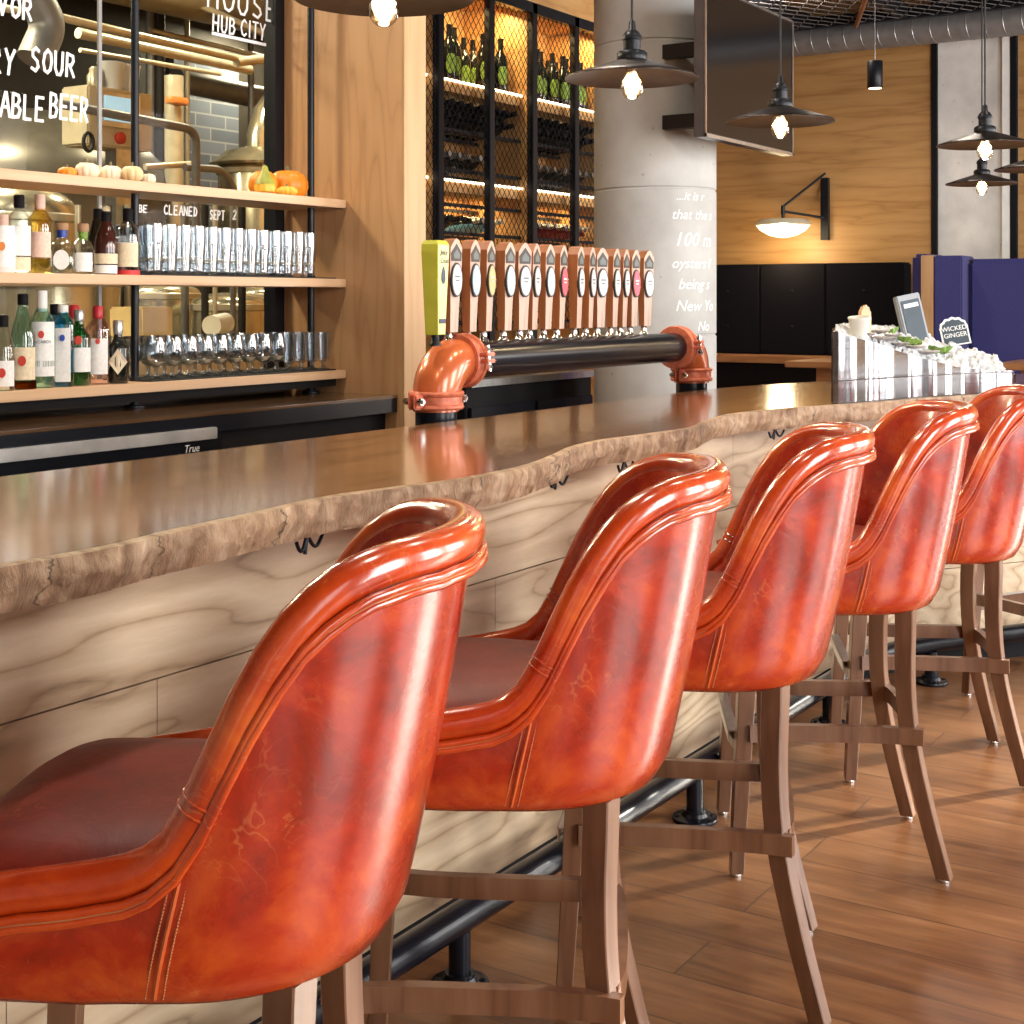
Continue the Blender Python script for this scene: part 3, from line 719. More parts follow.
elbow_thing('pipe_elbow', 'smaller-looking copper-orange pipe elbow at the far right end of the taps', 4.735, -1)
bt = MB(); bt.tube([(3.28, TY, TZ), (4.605, TY, TZ)], .051, 36)
tp = bt.build('beer_tower_pipe', 'black_paint'); tag(tp, 'long black horizontal tap pipe carrying the row of beer handles', 'beer tower')

def tap_handle(x, rot, badge, first, label):
    t = thing('tap_handle', label, 'tap handle', (x-.018, TY+.012, TZ+.047), rot, 'wooden beer tap handles on the black pipe')
    m = MB(); m.lathe([(.016, 0), (.016, .006), (.011, .010), (.010, .034), (.012, .036)], (0,0,0), 14); m.build('ferrule', 'chrome', t)
    # shaft: narrow foot, wide shoulder, pointed gable top
    P = [(.017, .032), (.019, .10), (.023, .17), (.026, .215), (.026, .262), (.010, .283), (0, .288)]
    m = MB()
    out = [(w, z) for w, z in P]; out2 = [(-w, z) for w, z in P[:-1]][::-1]
    poly = out+out2; n = len(poly)
    lean = lambda z: .0
    yf = lambda z: -.016-.010*(z/.28)
    vs = [(x_, yf(z), z) for x_, z in poly]+[(x_, .006+.004*(z/.28), z) for x_, z in poly]
    m.add(vs, [tuple(range(n))], 1); o2 = len(m.v)
    m.f += [list(range(n, 2*n))[::-1]]+[[i, (i+1) % n, n+(i+1) % n, n+i] for i in range(n)]; m.mi += [0]*(n+1); m.sm += [False]*(n+1)
    m.build('shaft', ['cherry', 'handle_face'], t)
    def oval(cx, cz, rx, rz, y, th):
        q = MB(); seg = 28
        q.loft([[(cx+math.cos(2*PI*k/seg)*rx, yy, cz+math.sin(2*PI*k/seg)*rz) for k in range(seg)] for yy in (y, y-th)], smooth=False); return q
    b = oval(0, .175, .024, .047, -.020, .008).build('badge', 'badge_ring', t)
    oval(0, .175, .0205, .042, -.028, .0012).build('badge_face', 'badge_white' if badge == 'white' else badge, b)
    q = MB(); q.box((-.010, -.0302, .182), (.010, -.0294, .186)); q.box((-.007, -.0302, .172), (.007, -.0294, .175)); q.build('badge_print', 'badge_grey' if badge == 'white' else 'white' if badge == 'badge_pink' else 'badge_blue', b)
    q = MB(); poly = [(-.0205, .226), (.0205, .226), (.0235, .248), (0, .274), (-.0235, .248)]; n = 5
    q.add([(a, -.0262, z) for a, z in poly]+[(a, -.0225, z) for a, z in poly], [tuple(range(n)), tuple(range(n, 2*n))[::-1]]+[(i, (i+1) % n, n+(i+1) % n, n+i) for i in range(n)])
    h = q.build('house_plate', 'badge_ring', t)
    q = MB(); poly = [(-.013, .233), (.013, .233), (.014, .245), (0, .259), (-.014, .245)]
    q.add([(a, -.0270, z) for a, z in poly]+[(a, -.0258, z) for a, z in poly], [tuple(range(n)), tuple(range(n, 2*n))[::-1]]+[(i, (i+1) % n, n+(i+1) % n, n+i) for i in range(n)])
    q.build('house_emblem', 'badge_grey', h)
    return t
taps = [(3.246, -.05, 'white', 'wooden tap handle with white oval badge, right beside the yellow handle'),
 (3.337, .05, 'badge_blue', 'wooden tap handle with pale blue-white badge, second from the yellow handle'),
 (3.415, .12, 'badge_cream', 'wooden tap handle with the only cream-yellow oval badge'),
 (3.518, -.02, 'badge_blue', 'wooden tap handle with pale blue badge just right of the cream-badged one'),
 (3.606, -.25, 'white', 'wooden tap handle turned left, its badge touching the next one'),
 (3.662, .12, 'white', 'wooden tap handle half hidden behind the turned one, sixth wooden handle'),
 (3.743, .0, 'badge_blue', 'wooden tap handle with blue-white badge immediately left of the pink badge'),
 (3.821, .1, 'badge_pink', 'wooden tap handle with the solid pink-red oval badge'),
 (3.926, .12, 'white', 'wooden tap handle with wide white badge just right of the pink badge'),
 (4.000, .15, 'white', 'wooden tap handle with white badge, second to the right of the pink badge'),
 (4.075, -.25, 'white', 'wooden tap handle turned left with a slim white badge, third right of the pink one'),
 (4.163, .05, 'white', 'wooden tap handle with white badge, fourth right of the pink badge'),
 (4.229, .1, 'white', 'wooden tap handle with white badge, just left of the purple-red badge'),
 (4.300, -.05, 'badge_pink', 'wooden tap handle with purple-red badge, next to last on the right'),
 (4.400, -.22, 'white', 'wooden tap handle last on the right, in front of the concrete column')]
for x, r, b, lb in taps: tap_handle(x, r, b, False, lb)
# yellow handle
t = thing('tap_handle', 'bright yellow squared tap handle left of all the wooden ones', 'tap handle', (3.118, TY-.02, TZ+.045), .1)
m = MB(); rings = []
for z, w, dp in ((.03, .020, .019), (.15, .026, .022), (.25, .031, .025), (.270, .030, .025), (.280, .024, .020)):
    rings.append([(-w, -dp, z), (w, -dp, z), (w, dp, z), (-w, dp, z)])
m.loft(rings, smooth=False); sh = m.build('shaft', 'yellow_paint', t)
m = MB(); rings = [[(-w, -dp-.0008, z), (w, -dp-.0008, z), (w, -dp, z), (-w, -dp, z)] for z, w, dp in ((.032, .018, .0195), (.15, .024, .022), (.25, .029, .025), (.268, .028, .025))]
m.loft(rings, smooth=False); m.build('face', 'yellow_face', sh)
R90 = Matrix.Rotation(PI/2, 4, 'X')
text_mesh('Juicy', .020, 'lettering', 'ink', sh, Matrix.Translation((-.020, -.0275, .242)) @ R90, shear=.3)
text_mesh('Crush', .018, 'lettering', 'ink', sh, Matrix.Translation((-.020, -.0275, .220)) @ R90, shear=.3)
m = MB(); m.box((-.016, -.0235, .060), (.016, -.0205, .072)); m.build('label_strip', 'ink', sh)
m = MB(); m.lathe([(.004, 0), (.010, .012), (.009, .03), (.003, .045)], (0, -.026, .165), 10, sy=.2); m.build('mascot_mark', 'ink', sh)
m = MB(); m.lathe([(.016, 0), (.016, .006), (.011, .010), (.010, .034)], (0,0,0), 14); m.build('ferrule', 'black_metal', t)

# drip tray and cabinet behind the taps
dc = thing('beer_cooler', 'black under-counter cooler behind the beer taps', 'cooler', (0, 0, 0))
m = MB(); m.box((5.70, 3.90, 0), (6.93, 4.34, .90), bev=.004); m.build('body', 'black_matte', dc)
for a, b in ((5.72, 6.31), (6.33, 6.91)):
    m = MB(); m.box((a, 3.878, .10), (b, 3.90, .80), bev=.004); d = m.build('door', 'black_paint', dc)
    m = MB(); m.tube([(b-.12, 3.855, .74), (b-.03, 3.855, .74)], .008, 8); m.build('handle', 'steel', d)
m = MB(); m.box((5.70, 3.86, .90), (6.95, 4.34, .935), bev=.004); m.build('worktop', 'steel', dc)

# ================================================================ BACK BAR
PX = 4.375      # face of the oak partition
CF = 3.30       # counter front
cb = thing('back_counter', 'dark glossy wooden counter under the bottle shelves', 'counter')
m = MB(); m.box((-1.5, CF, .948), (PX-.002, 3.875, .960), bev=.002); m.build('worktop', 'counter_top', cb)
m = MB(); m.box((-1.5, CF+.004, .895), (PX-.004, 3.86, .948)); m.build('fascia', 'black_paint', cb)
m = MB(); m.box((-1.5, CF+.06, .0), (PX-.004, 3.86, .895)); m.build('cabinet', 'black_matte', cb)
fg = thing('bottle_fridge', 'black fridge under the back counter with a wide stainless handle bar', 'fridge')
m = MB(); m.box((.2, CF+.018, .08), (3.45, CF+.058, .890), bev=.003); m.build('door', 'black_paint', fg)
q0 = WY(218, 427, CF-.012); q1 = WY(218, 438.5, CF-.012)
m = MB(); m.box((.2, CF-.012, q1.z), (q0.x, CF+.018, q0.z), bev=.003); m.build('handle_bar', 'steel_bar', fg)
tl = WY(184, 451, CF+.016)
text_mesh('True', .034, 'logo', 'white', fg, Matrix.Translation((tl.x, CF+.0165, tl.z-.006)) @ R90, shear=.25)

pt = MB(); pt.box((PX, 3.28, 0), (PX+.135, 3.90, 4.3), bev=.002)
o = struct(pt.build('wall_partition', 'oak_panel'))
m = MB(); m.box((PX+.0, 3.272, 0), (PX+.137, 3.281, 4.3)); struct(m.build('trim_1', 'oak_edge'))

su = thing('bottle_shelf_unit', 'three oak shelves on black posts in front of the brewery window', 'shelving')
SY = 3.55; SYB = 3.84
SHZ = [1.7085, 1.4015, 1.0486]
for z in SHZ:
    m = MB(); m.box((-1.5, SY, z-.032), (PX-.004, SYB, z), bev=.0025); m.build('shelf', 'shelf_oak', su)
m = MB(); m.box((-1.5, SY+.03, SHZ[2]-.062), (PX-.03, SYB-.02, SHZ[2]-.032)); m.build('shelf_bracket', 'black_matte', su)
for x in (.6, 1.55, 2.45, 3.390, 4.290):
    y = 3.66
    m = MB()
    for z0, z1 in ((.962, SHZ[2]-.062), (SHZ[2], SHZ[1]-.032), (SHZ[1], SHZ[0]-.032), (SHZ[0], 3.2)):
        m.tube([(x, y, z0), (x, y, z1)], .0135, 16); m.lathe([(.018, 0), (.018, .012), (.0135, .014)], (x, y, z0), 16)
    m.lathe([(.036, 0), (.036, .005), (.020, .009)], (x, y, .961), 20)
    m.build('post', 'black_metal', su)

# window to the brewery
m = MB()
WYP = 3.90
m.box((PX-.055, WYP-.03, .96), (PX-.001, WYP+.03, 4.3)); m.box((-1.5, WYP-.03, .96), (PX-.055, WYP+.03, 1.02))
w = struct(m.build('window_1', 'black_metal'))
m = MB(); m.box((-1.5, WYP-.003, 1.02), (PX-.055, WYP+.003, 4.3)); gp = m.build('glass_pane', 'pane', w)
for px in (98,):
    x = WY(px, 300, WYP).x
    m = MB(); m.box((x-.007, WYP-.012, 1.02), (x+.007, WYP-.003, 4.3)); m.build('mullion', 'duct', w)
m = MB(); m.box((-1.5, WYP-.02, 0), (PX, WYP+.06, .96)); struct(m.build('wall_sill', 'black_matte'))
# hand lettering on the glass
ly = WYP-.006
lt = bpy.data.objects.new('window_lettering', None); COL.objects.link(lt)
tag(lt, 'white hand-painted beer names and words on the brewery window', 'lettering')
def hl(s, px0, px1, py_b, py_t, th=.0042):
    a = WY(px0, py_b, ly); b = WY(px1, py_b, ly); tp = WY(px0, py_t, ly)
    n = sum(.9 if c == ' ' else (.5 if c == 'I' else 1.0) for c in s)
    hand(s, a.x, ly, a.z, tp.z-a.z, (b.x-a.x)/n, 'lettering', lt, th)
hl('CHERRY', -68, 17, 62, 36, .005); hl('SOUR', 31, 77, 70, 47, .005)
hl('TABLE', -12, 46, 114, 90, .005); hl('BEER', 50, 90, 117, 93, .005)
hl('FLAVOR', -40, 34, 6, -15, .005)
hl('HOUSE', 208, 279, 6, -18, .005); hl('HUB', 213, 237, 30, 14, .0038); hl('CITY', 241, 267, 35, 19, .0038)
a = WY(212, 33, ly); b = WY(266, 33, ly); m = MB(); m.box((a.x, ly, a.z-.006), (b.x, ly+.001, a.z+.006)); m.build('underline', 'chalk', lt)
hl('BE', 139, 148, 212, 205, .0026); hl('CLEANED', 164, 198, 214, 205, .0026); hl('SEPT', 210, 225, 219, 210, .0026); hl('2', 233, 238, 219, 210, .0026)

# --- things on the shelves: bottles
def bottle(name, label, px, z, y, h, r, glassm, capm='black_matte', shape='round', neck=.013, sh=.66, labels=(), liquid=None, cap_h=.035, square=False, group='spirit bottles on the back bar', face=None, cap_r=None, neckband=None, txt=None):
    x = WY(px, 300, y).x
    t = thing(name, label, 'bottle', (x, y, z+.0005), -.75, group)
    if shape == 'round': prof = [(r*.9, 0), (r, .006), (r, h*sh), (r*.93, h*(sh+.04)), (r*.62, h*(sh+.10)), (neck*1.15, h*(sh+.16)), (neck, h*(sh+.20)), (neck, h-cap_h*.6)]
    elif shape == 'squat': prof = [(r*.8, 0), (r*.98, .010), (r, h*.22), (r*.96, h*.48), (r*.70, h*.62), (neck*1.2, h*.70), (neck, h*.74), (neck, h-cap_h*.6)]
    else: prof = [(r*.9, 0), (r, .006), (r*.98, h*sh*.8), (r*.80, h*(sh+.0)), (neck*1.6, h*(sh+.12)), (neck, h*(sh+.22)), (neck, h-cap_h*.6)]
    def sq(a): return 1/max(abs(math.cos(a)), abs(math.sin(a)))**.75*.86
    m = MB(); m.lathe(prof, (0,0,0), 28, rib=sq if square else None); g = m.build('glass', glassm, t)
    m = MB(); cr = cap_r or neck+.003
    m.lathe([(cr*.95, h-cap_h), (cr, h-cap_h+.003), (cr, h-.003), (cr*.85, h)], (0,0,0), 18); m.build('cap', capm, t)
    if neckband: m = MB(); m.lathe([(neck+.0015, h-cap_h*2.1), (neck+.0015, h-cap_h*1.02)], (0,0,0), 18); m.build('neck_band', neckband, t)
    for (z0, z1, mt, half) in labels:
        m = MB(); seg = 18; rg = []
        for zz in (h*z0, h*z1):
            ring = []
            for k in range(seg+1):
                a = -PI/2+(k/seg-.5)*2*half; rr = (r+.0012)*(sq(a) if square else 1); ring.append((math.cos(a)*rr, math.sin(a)*rr, zz))
            for k in range(seg, -1, -1):
                a = -PI/2+(k/seg-.5)*2*half; rr = (r+.0002)*(sq(a) if square else 1); ring.append((math.cos(a)*rr, math.sin(a)*rr, zz))
            rg.append(ring)
        m.loft(rg); lb = m.build('paper_label', mt, t)
    if face:   # printed mark on the label
        mt, cz, rr_ = face; m = MB(); m.loft([[(math.cos(2*PI*k/18)*rr_, -r-.003+dy, h*cz+math.sin(2*PI*k/18)*rr_*1.3) for k in range(18)] for dy in (0, .002)]); m.build('label_mark', mt, t)
    if txt:
        text_mesh(txt[0], txt[1], 'label_text', 'ink', t, Matrix.Translation((0, -r-.004, h*txt[2])) @ R90, align='CENTER')
    return t
z1, z2 = SHZ[1], SHZ[2]; fy = 3.625
W2 = [
 ('spirit_bottle', 'frosted white bottle with an orange mark at the left picture edge, middle shelf', 3, fy, .175, .036, 'label_white', dict(labels=((.1, .8, 'label_white', 1.2),), face=('orange_plastic', .45, .010), capm='label_pink')),
 ('spirit_bottle', 'clear bottle with black cap and white cream-striped label on the middle shelf', 19, fy, .238, .038, 'clear_glass', dict(labels=((.22, .60, 'label_white', 1.1), (.03, .20, 'label_cream', 1.1)), cap_h=.04)),
 ('spirit_bottle', 'pale yellow spirit bottle with a square pink label on the middle shelf', 40, fy, .245, .036, 'yellow_glass', dict(labels=((.20, .52, 'label_pink', 1.1),), capm='label_pink', cap_h=.05)),
 ('spirit_bottle', 'clear flask bottle with oval white label, blue neck band and cork top', 62, fy, .160, .044, 'clear_glass', dict(shape='squat', labels=(), face=('label_white', .27, .024), capm='cork', cap_r=.020, neck=.014, cap_h=.022, neckband='blue_band')),
 ('spirit_bottle', 'squat clear bottle with green neck and wooden ball stopper', 83, fy, .162, .040, 'clear_glass', dict(shape='squat', labels=((.05, .42, 'label_white', .8),), capm='cork', cap_r=.018, cap_h=.026, neckband='label_green')),
 ('spirit_bottle', 'dark whisky bottle with cream label band on the middle shelf', 106, fy, .205, .037, 'dark_red_glass', dict(shape='taper', labels=((.17, .33, 'label_cream', 1.3), (.02, .15, 'label_white', 1.2)), cap_h=.05)),
 ('spirit_bottle', 'black necked dark bottle standing behind the dark whisky bottle', 98, 3.74, .222, .034, 'dark_glass', dict(shape='taper', cap_h=.06)),
 ('spirit_bottle', 'clear bottle with black cap and cream label, last before the tall glasses', 128, 3.598, .218, .037, 'clear_glass', dict(labels=((.12, .48, 'label_cream', 1.0), (.0, .07, 'label_red', 1.5)), cap_h=.05)),
 ('spirit_bottle', 'slim clear bottle of red liqueur behind the last bottle on the middle shelf', 121, 3.74, .170, .032, 'pink_glass', dict(labels=((.02, .35, 'foil_red', 1.5),))),
]
for n, lb, px, y, h, r, g, kw in W2: bottle(n, lb, px, z1, y, h, r, g, group='spirit bottles on the middle shelf', **kw)
W3 = [
 ('spirit_bottle', 'clear bottle with red-marked label, first on the bottom shelf at the picture edge', 3, fy-.02, .225, .036, 'clear_glass', dict(shape='taper', labels=((.06, .40, 'label_white', 1.1),), face=('red_plastic', .24, .011))),
 ('spirit_bottle', 'amber rum bottle with cream label and red sailor-like mark on the bottom shelf', 23, fy-.01, .290, .038, 'aqua_glass', dict(shape='taper', labels=((.10, .44, 'label_cream', 1.2), (.0, .09, 'amber_glass', 2.4)), face=('red_plastic', .30, .012))),
 ('spirit_bottle', 'tall green-tinted rum bottle with white label and white cap', 42, fy, .300, .040, 'aqua_glass', dict(labels=((.12, .68, 'label_white', 1.15), (.22, .28, 'label_dark', 1.18)), capm='white', cap_h=.065, face=('red_plastic', .55, .009), txt=('BACARDI', .0135, .46))),
 ('spirit_bottle', 'square blue glass gin bottle with tall white label', 63, fy, .255, .041, 'blue_glass', dict(square=True, labels=((.06, .72, 'label_white', .62),), sh=.76, capm='white', cap_h=.025, face=('blue_band', .60, .008))),
 ('spirit_bottle', 'blue bottle with black cap peeking out behind the square blue gin', 55, 3.73, .258, .036, 'blue_glass', dict(sh=.74)),
 ('spirit_bottle', 'round green gin bottle with white lower label and red seal', 79, fy, .240, .036, 'green_glass', dict(labels=((.18, .50, 'label_white', 1.3),), face=('red_plastic', .60, .011), capm='foil_silver', sh=.62)),
 ('spirit_bottle', 'pink-capped bottle standing behind the green gin bottle', 74, 3.74, .255, .034, 'pink_glass', dict(capm='red_cap', cap_h=.045, labels=((.2, .5, 'label_pink', 1.1),))),
 ('spirit_bottle', 'clear square-shouldered gin bottle with red cap and white label', 98, fy, .252, .040, 'pink_glass', dict(labels=((.13, .58, 'label_white', .85),), capm='red_cap', cap_h=.042, sh=.70, face=('red_plastic', .55, .007))),
 ('spirit_bottle', 'small black bottle with a pale diamond label beside the black post', 118, 3.60, .205, .034, 'dark_glass', dict(sh=.55, cap_h=.045, capm='foil_silver')),
]
for n, lb, px, y, h, r, g, kw in W3: bb = bottle(n, lb, px, z2, y, h, r, g, group='spirit bottles on the bottom shelf', **kw)
m = MB(); m.loft([[(.0, -.038+d, .030), (.030, -.030+d, .070), (.0, -.038+d, .115), (-.030, -.030+d, .070)] for d in (0, .003)], smooth=False); m.build('diamond_label', 'label_cream', bb)

# tall beer glasses, middle shelf
mat_ = MB(); mat_.box((3.375, 3.565, z1), (4.33, 3.80, z1+.005), bev=.001)
tag(mat_.build('bar_mat', 'rubber'), 'thin black rubber mat under the tall glasses on the middle shelf', 'bar mat')
mat_ = MB(); mat_.box((3.375, 3.565, z2), (4.33, 3.80, z2+.005), bev=.001)
tag(mat_.build('bar_mat', 'rubber'), 'thin black rubber mat under the stemmed glasses on the bottom shelf', 'bar mat')
def glass_thing(name, label, cat, outer, inner, group):
    t = thing(name, label, cat, (0, 0, -5), 0, group)
    m = MB(); m.lathe(outer+inner[::-1], (0,0,0), 20, cap1=True); m.build('glass_body', 'tumbler', t)
    return t
og = [(.024, 0), (.027, .004), (.026, .02), (.027, .045), (.031, .09), (.0335, .13), (.032, .168)]
ig = [(.004, .018), (.023, .022), (.025, .048), (.0295, .09), (.032, .13), (.0305, .168)]
gp = glass_thing('beer_glass', 'clear tall beer glass in the packed rows on the middle shelf', 'glass', og, ig, 'tall beer glasses on the middle shelf')
m = MB(); m.lathe([(.0268, .047), (.0278, .054)], (0,0,0), 20, cap0=False, cap1=False); m.build('gold_band', 'pipe_gold', gp)
KID[gp.name] = kids(gp); first = True
for r_ in range(3):
    for k in range(13):
        x = 3.420+k*.0655; y = (3.603, 3.715, 3.782)[r_]
        if first: gp.location = (x, y, z1+.005); first = False
        else: dup(gp, (x, y, z1+.005), random.random()*3)
# stemmed tulip glasses, bottom shelf
ot = [(.030, 0), (.031, .003), (.006, .010), (.0055, .035), (.018, .046), (.034, .070), (.037, .092), (.033, .120), (.029, .142)]
it = [(.003, .042), (.016, .050), (.032, .072), (.0355, .092), (.0315, .120), (.0278, .142)]
tg = glass_thing('tulip_glass', 'clear stemmed tulip glass in the packed rows on the bottom shelf', 'glass', ot, it, 'stemmed tulip glasses on the bottom shelf')
m = MB(); m.lathe([(.0175, .046), (.0275, .060)], (0,0,0), 20, cap0=False, cap1=False); m.build('gold_band', 'pipe_gold', tg)
KID[tg.name] = kids(tg); first = True
for r_ in range(3):
    for k in range(9):
        x = 3.430+k*.0745; y = (3.603, 3.719, 3.794)[r_]
        if first: tg.location = (x, y, z2+.005); first = False
        else: dup(tg, (x, y, z2+.005), random.random()*3)
os_ = [(.020, 0), (.026, .004), (.008, .012), (.008, .028), (.022, .036), (.026, .09), (.030, .142)]
is_ = [(.004, .040), (.020, .044), (.024, .09), (.0285, .142)]
fg_ = glass_thing('footed_glass', 'straight footed beer glass at the right end of the bottom shelf', 'glass', os_, is_, 'straight footed glasses on the bottom shelf')
KID[fg_.name] = kids(fg_); first = True
for r_ in range(2):
    for k in range(4):
        x = 4.095+k*.066; y = (3.600, 3.72)[r_]
        if first: fg_.location = (x, y, z2+.005); first = False
        else: dup(fg_, (x, y, z2+.005), random.random()*3)

# pumpkins and gourds
def pumpkin(label, px, y, w, h, mat, ribs=10, depth=.10, name='pumpkin', stem_l=.25, cat='pumpkin'):
    x = WY(px, 300, y).x
    t = thing(name, label, cat, (x, y, SHZ[0]+.0005), random.random(), 'small pumpkins and gourds on the top shelf')
    r = w/2; m = MB()
    prof = [(r*.30, 0), (r*.62, h*.03), (r*.88, h*.16), (r, h*.38), (r*.99, h*.60), (r*.84, h*.83), (r*.55, h*.97), (r*.22, h*.97), (r*.05, h*.90)]
    m.lathe(prof, (0,0,0), 60, rib=lambda a: 1-depth*abs(math.cos(a*ribs/2))**6)
    m.build('flesh', mat, t)
    m = MB(); m.tube([(0, 0, h*.90), (r*.03, 0, h*1.02), (r*.14, r*.05, h*(1.0+stem_l))], [r*.13, r*.09, r*.11], 8); m.build('stem', 'stem', t)
pumpkin('tiny flat orange pumpkin, first from the left on the top shelf', 67, 3.66, .060, .034, 'pumpkin_orange')
pumpkin('cream and green striped little pumpkin behind the white ones', 92, 3.75, .084, .060, 'pumpkin_cream', 9)
pumpkin('round white mini pumpkin beside the tiny orange one', 87, 3.64, .078, .052, 'pumpkin_white')
pumpkin('pale cream mini pumpkin in the middle of the little row', 111, 3.64, .076, .050, 'pumpkin_white', 12)
pumpkin('yellow and cream striped mini pumpkin in front of the black post', 132, 3.59, .074, .050, 'pumpkin_cream', 8, .14)
pumpkin('smallest white mini pumpkin just right of the black post', 149, 3.64, .046, .036, 'pumpkin_white')
pumpkin('big orange pumpkin at the right end of the top shelf', 288, 3.70, .155, .108, 'pumpkin_orange', 14, .07, stem_l=.12)
pumpkin('second orange pumpkin tucked behind the green and yellow gourd', 263, 3.72, .110, .098, 'pumpkin_orange', 12, .08)
pumpkin('flat yellow mini pumpkin leaning on the big orange pumpkin', 287, 3.595, .080, .034, 'pumpkin_yellow', 12, .12)
x = WY(265, 300, 3.60).x
t = thing('gourd', 'pear-shaped gourd, green on top and yellow below, on the top shelf', 'gourd', (x, 3.60, SHZ[0]+.0005), 0, 'small pumpkins and gourds on the top shelf')
m = MB(); m.lathe([(.015, 0), (.036, .008), (.040, .022), (.036, .036)], (0,0,0), 40, rib=lambda a: 1-.1*abs(math.cos(a*6))**5); m.build('base', 'pumpkin_yellow', t)
m = MB(); m.lathe([(.037, .034), (.033, .046), (.022, .066), (.013, .085), (.009, .100), (.003, .104)], (0,0,0), 30); m.build('neck', 'gourd_green', t)

# ================================================================ WINE RACK
RY, RB = 4.40, 4.86
XR = [5.72, 6.168, 6.654, 7.106, 7.592, 8.06]
wr = thing('wine_rack', 'tall lit wine rack with black posts and diamond wire mesh', 'wine rack')
m = MB(); m.box((5.70, RB, 0), (8.3, RB+.03, 3.4)); m.build('back_panel', 'rack_wood', wr)
m = MB(); m.box((5.70, RY-.02, 3.04), (8.3, RB, 3.40), bev=.002); m.build('top_panel', 'rack_wood', wr)
m = MB(); m.box((5.70, RY-.03, 2.98), (8.3, RY+.02, 3.04)); m.build('top_beam', 'black_metal', wr)
for x in XR:
    m = MB(); m.box((x-.026, RY-.03, 0), (x+.026, RY+.01, 3.04), bev=.003); m.build('post', 'black_metal', wr)
    if x in (5.72, 6.168, 7.106, 8.06): m = MB(); m.box((x-.012, RY+.02, 0), (x+.012, RB, 3.03)); m.build('divider', 'rack_wood', wr)
RS = [(2.515, 'bead'), (2.25, 'rail'), (2.035, 'rail'), (1.975, 'bead'), (1.845, 'rail'), (1.69, 'rail'), (1.45, 'bead'), (1.2, 'rail')]
for z, k in RS:
    m = MB()
    if k == 'bead':
        m.box((5.71, RY+.06, z-.07), (8.28, RB, z)); sh = m.build('shelf', 'rack_wood', wr)
        m = MB(); m.box((5.71, RY+.050, z-.014), (8.28, RY+.060, z-.002)); m.build('light_strip', 'strip_light', sh)
    else:
        m.box((5.71, RY+.06, z-.018), (8.28, RY+.09, z)); m.box((5.71, RB-.10, z-.018), (8.28, RB-.07, z)); m.build('bottle_rail', 'black_metal', wr)
m = MB()   # diamond mesh: thin wires in two directions, one panel per bay
for a, b in zip(XR, XR[1:]):
    a += .026; b -= .026; z0_, z1_ = 1.15, 2.98; st = .062; sl = 1.25
    for sg in (1, -1):
        c = z0_-(b-a)*sl
        while c < z1_+(b-a)*sl:
            # z = c + sg*sl*(x-a)
            xs = []
            for x in (a, b):
                xs.append((x, c+sg*sl*(x-a)))
            (xa, za), (xb, zb) = xs
            if za > zb: (xa, za), (xb, zb) = (xb, zb), (xa, za)
            if zb > z0_ and za < z1_:
                if za < z0_: f = (z0_-za)/(zb-za); xa += (xb-xa)*f; za = z0_
                if zb > z1_: f = (z1_-za)/(zb-za); xb = xa+(xb-xa)*f; zb = z1_
                m.tube([(xa, RY-.012+sg*.002, za), (xb, RY-.012+sg*.002, zb)], .0026, 4, cap=False)
            c += st*1.0
o = m.build('wire_mesh', 'black_metal', wr); o['kind'] = 'stuff'
# upright bottles with green labels
def wine(label, group, glassm, capm, lm, z0f=.14, z1f=.48, h=.315, r=.042, half=.75):
    t = thing('wine_bottle', label, 'bottle', (0, 0, -9), 0, group)
    m = MB(); m.lathe([(r*.9, 0), (r, .006), (r, h*.60), (r*.8, h*.68), (.015, h*.78), (.0135, h*.97), (.0155, h*.975), (.0155, h)], (0,0,0), 20); m.build('glass', glassm, t)
    m = MB(); m.lathe([(.0158, h*.80), (.0150, h*.97), (.0165, h*1.002)], (0,0,0), 14); m.build('foil', capm, t)
    if lm:
        m = MB(); rg = []
        for q in range(7):
            zz = h*(z0f+(z1f-z0f)*q/6); hf = half*math.sin(PI*(q+.6)/7.2)**.5
            rg.append([(math.cos(-2.2+(k/10-.5)*2*hf)*(r+.0012), math.sin(-2.2+(k/10-.5)*2*hf)*(r+.0012), zz) for k in range(11)]+[(math.cos(-2.2+(k/10-.5)*2*hf)*(r+.0002), math.sin(-2.2+(k/10-.5)*2*hf)*(r+.0002), zz) for k in range(10, -1, -1)])
        m.loft(rg); m.build('paper_label', lm, t)
    KID[t.name] = kids(t); return t
wa = wine('dark bottle with bright green label standing on the top shelf of the wine rack', 'green-labelled bottles standing in the wine rack', 'dark_glass', 'black_matte', 'label_green')
first = True
for bx0, cnt in ((6.24, 4), (6.76, 3), (7.16, 5), (7.65, 4)):
    for k in range(cnt):
        p = (bx0+.055+k*.092, RY+.14+.03*(k % 2), 2.516)
        if first: wa.location = p; first = False
        else: dup(wa, p, 0)
for bx0, cnt in ((6.24, 4), (6.72, 3), (7.17, 5), (7.66, 3)):
    for k in range(cnt): dup(wa, (bx0+.04+k*.094, RY+.30, 2.516), 0)
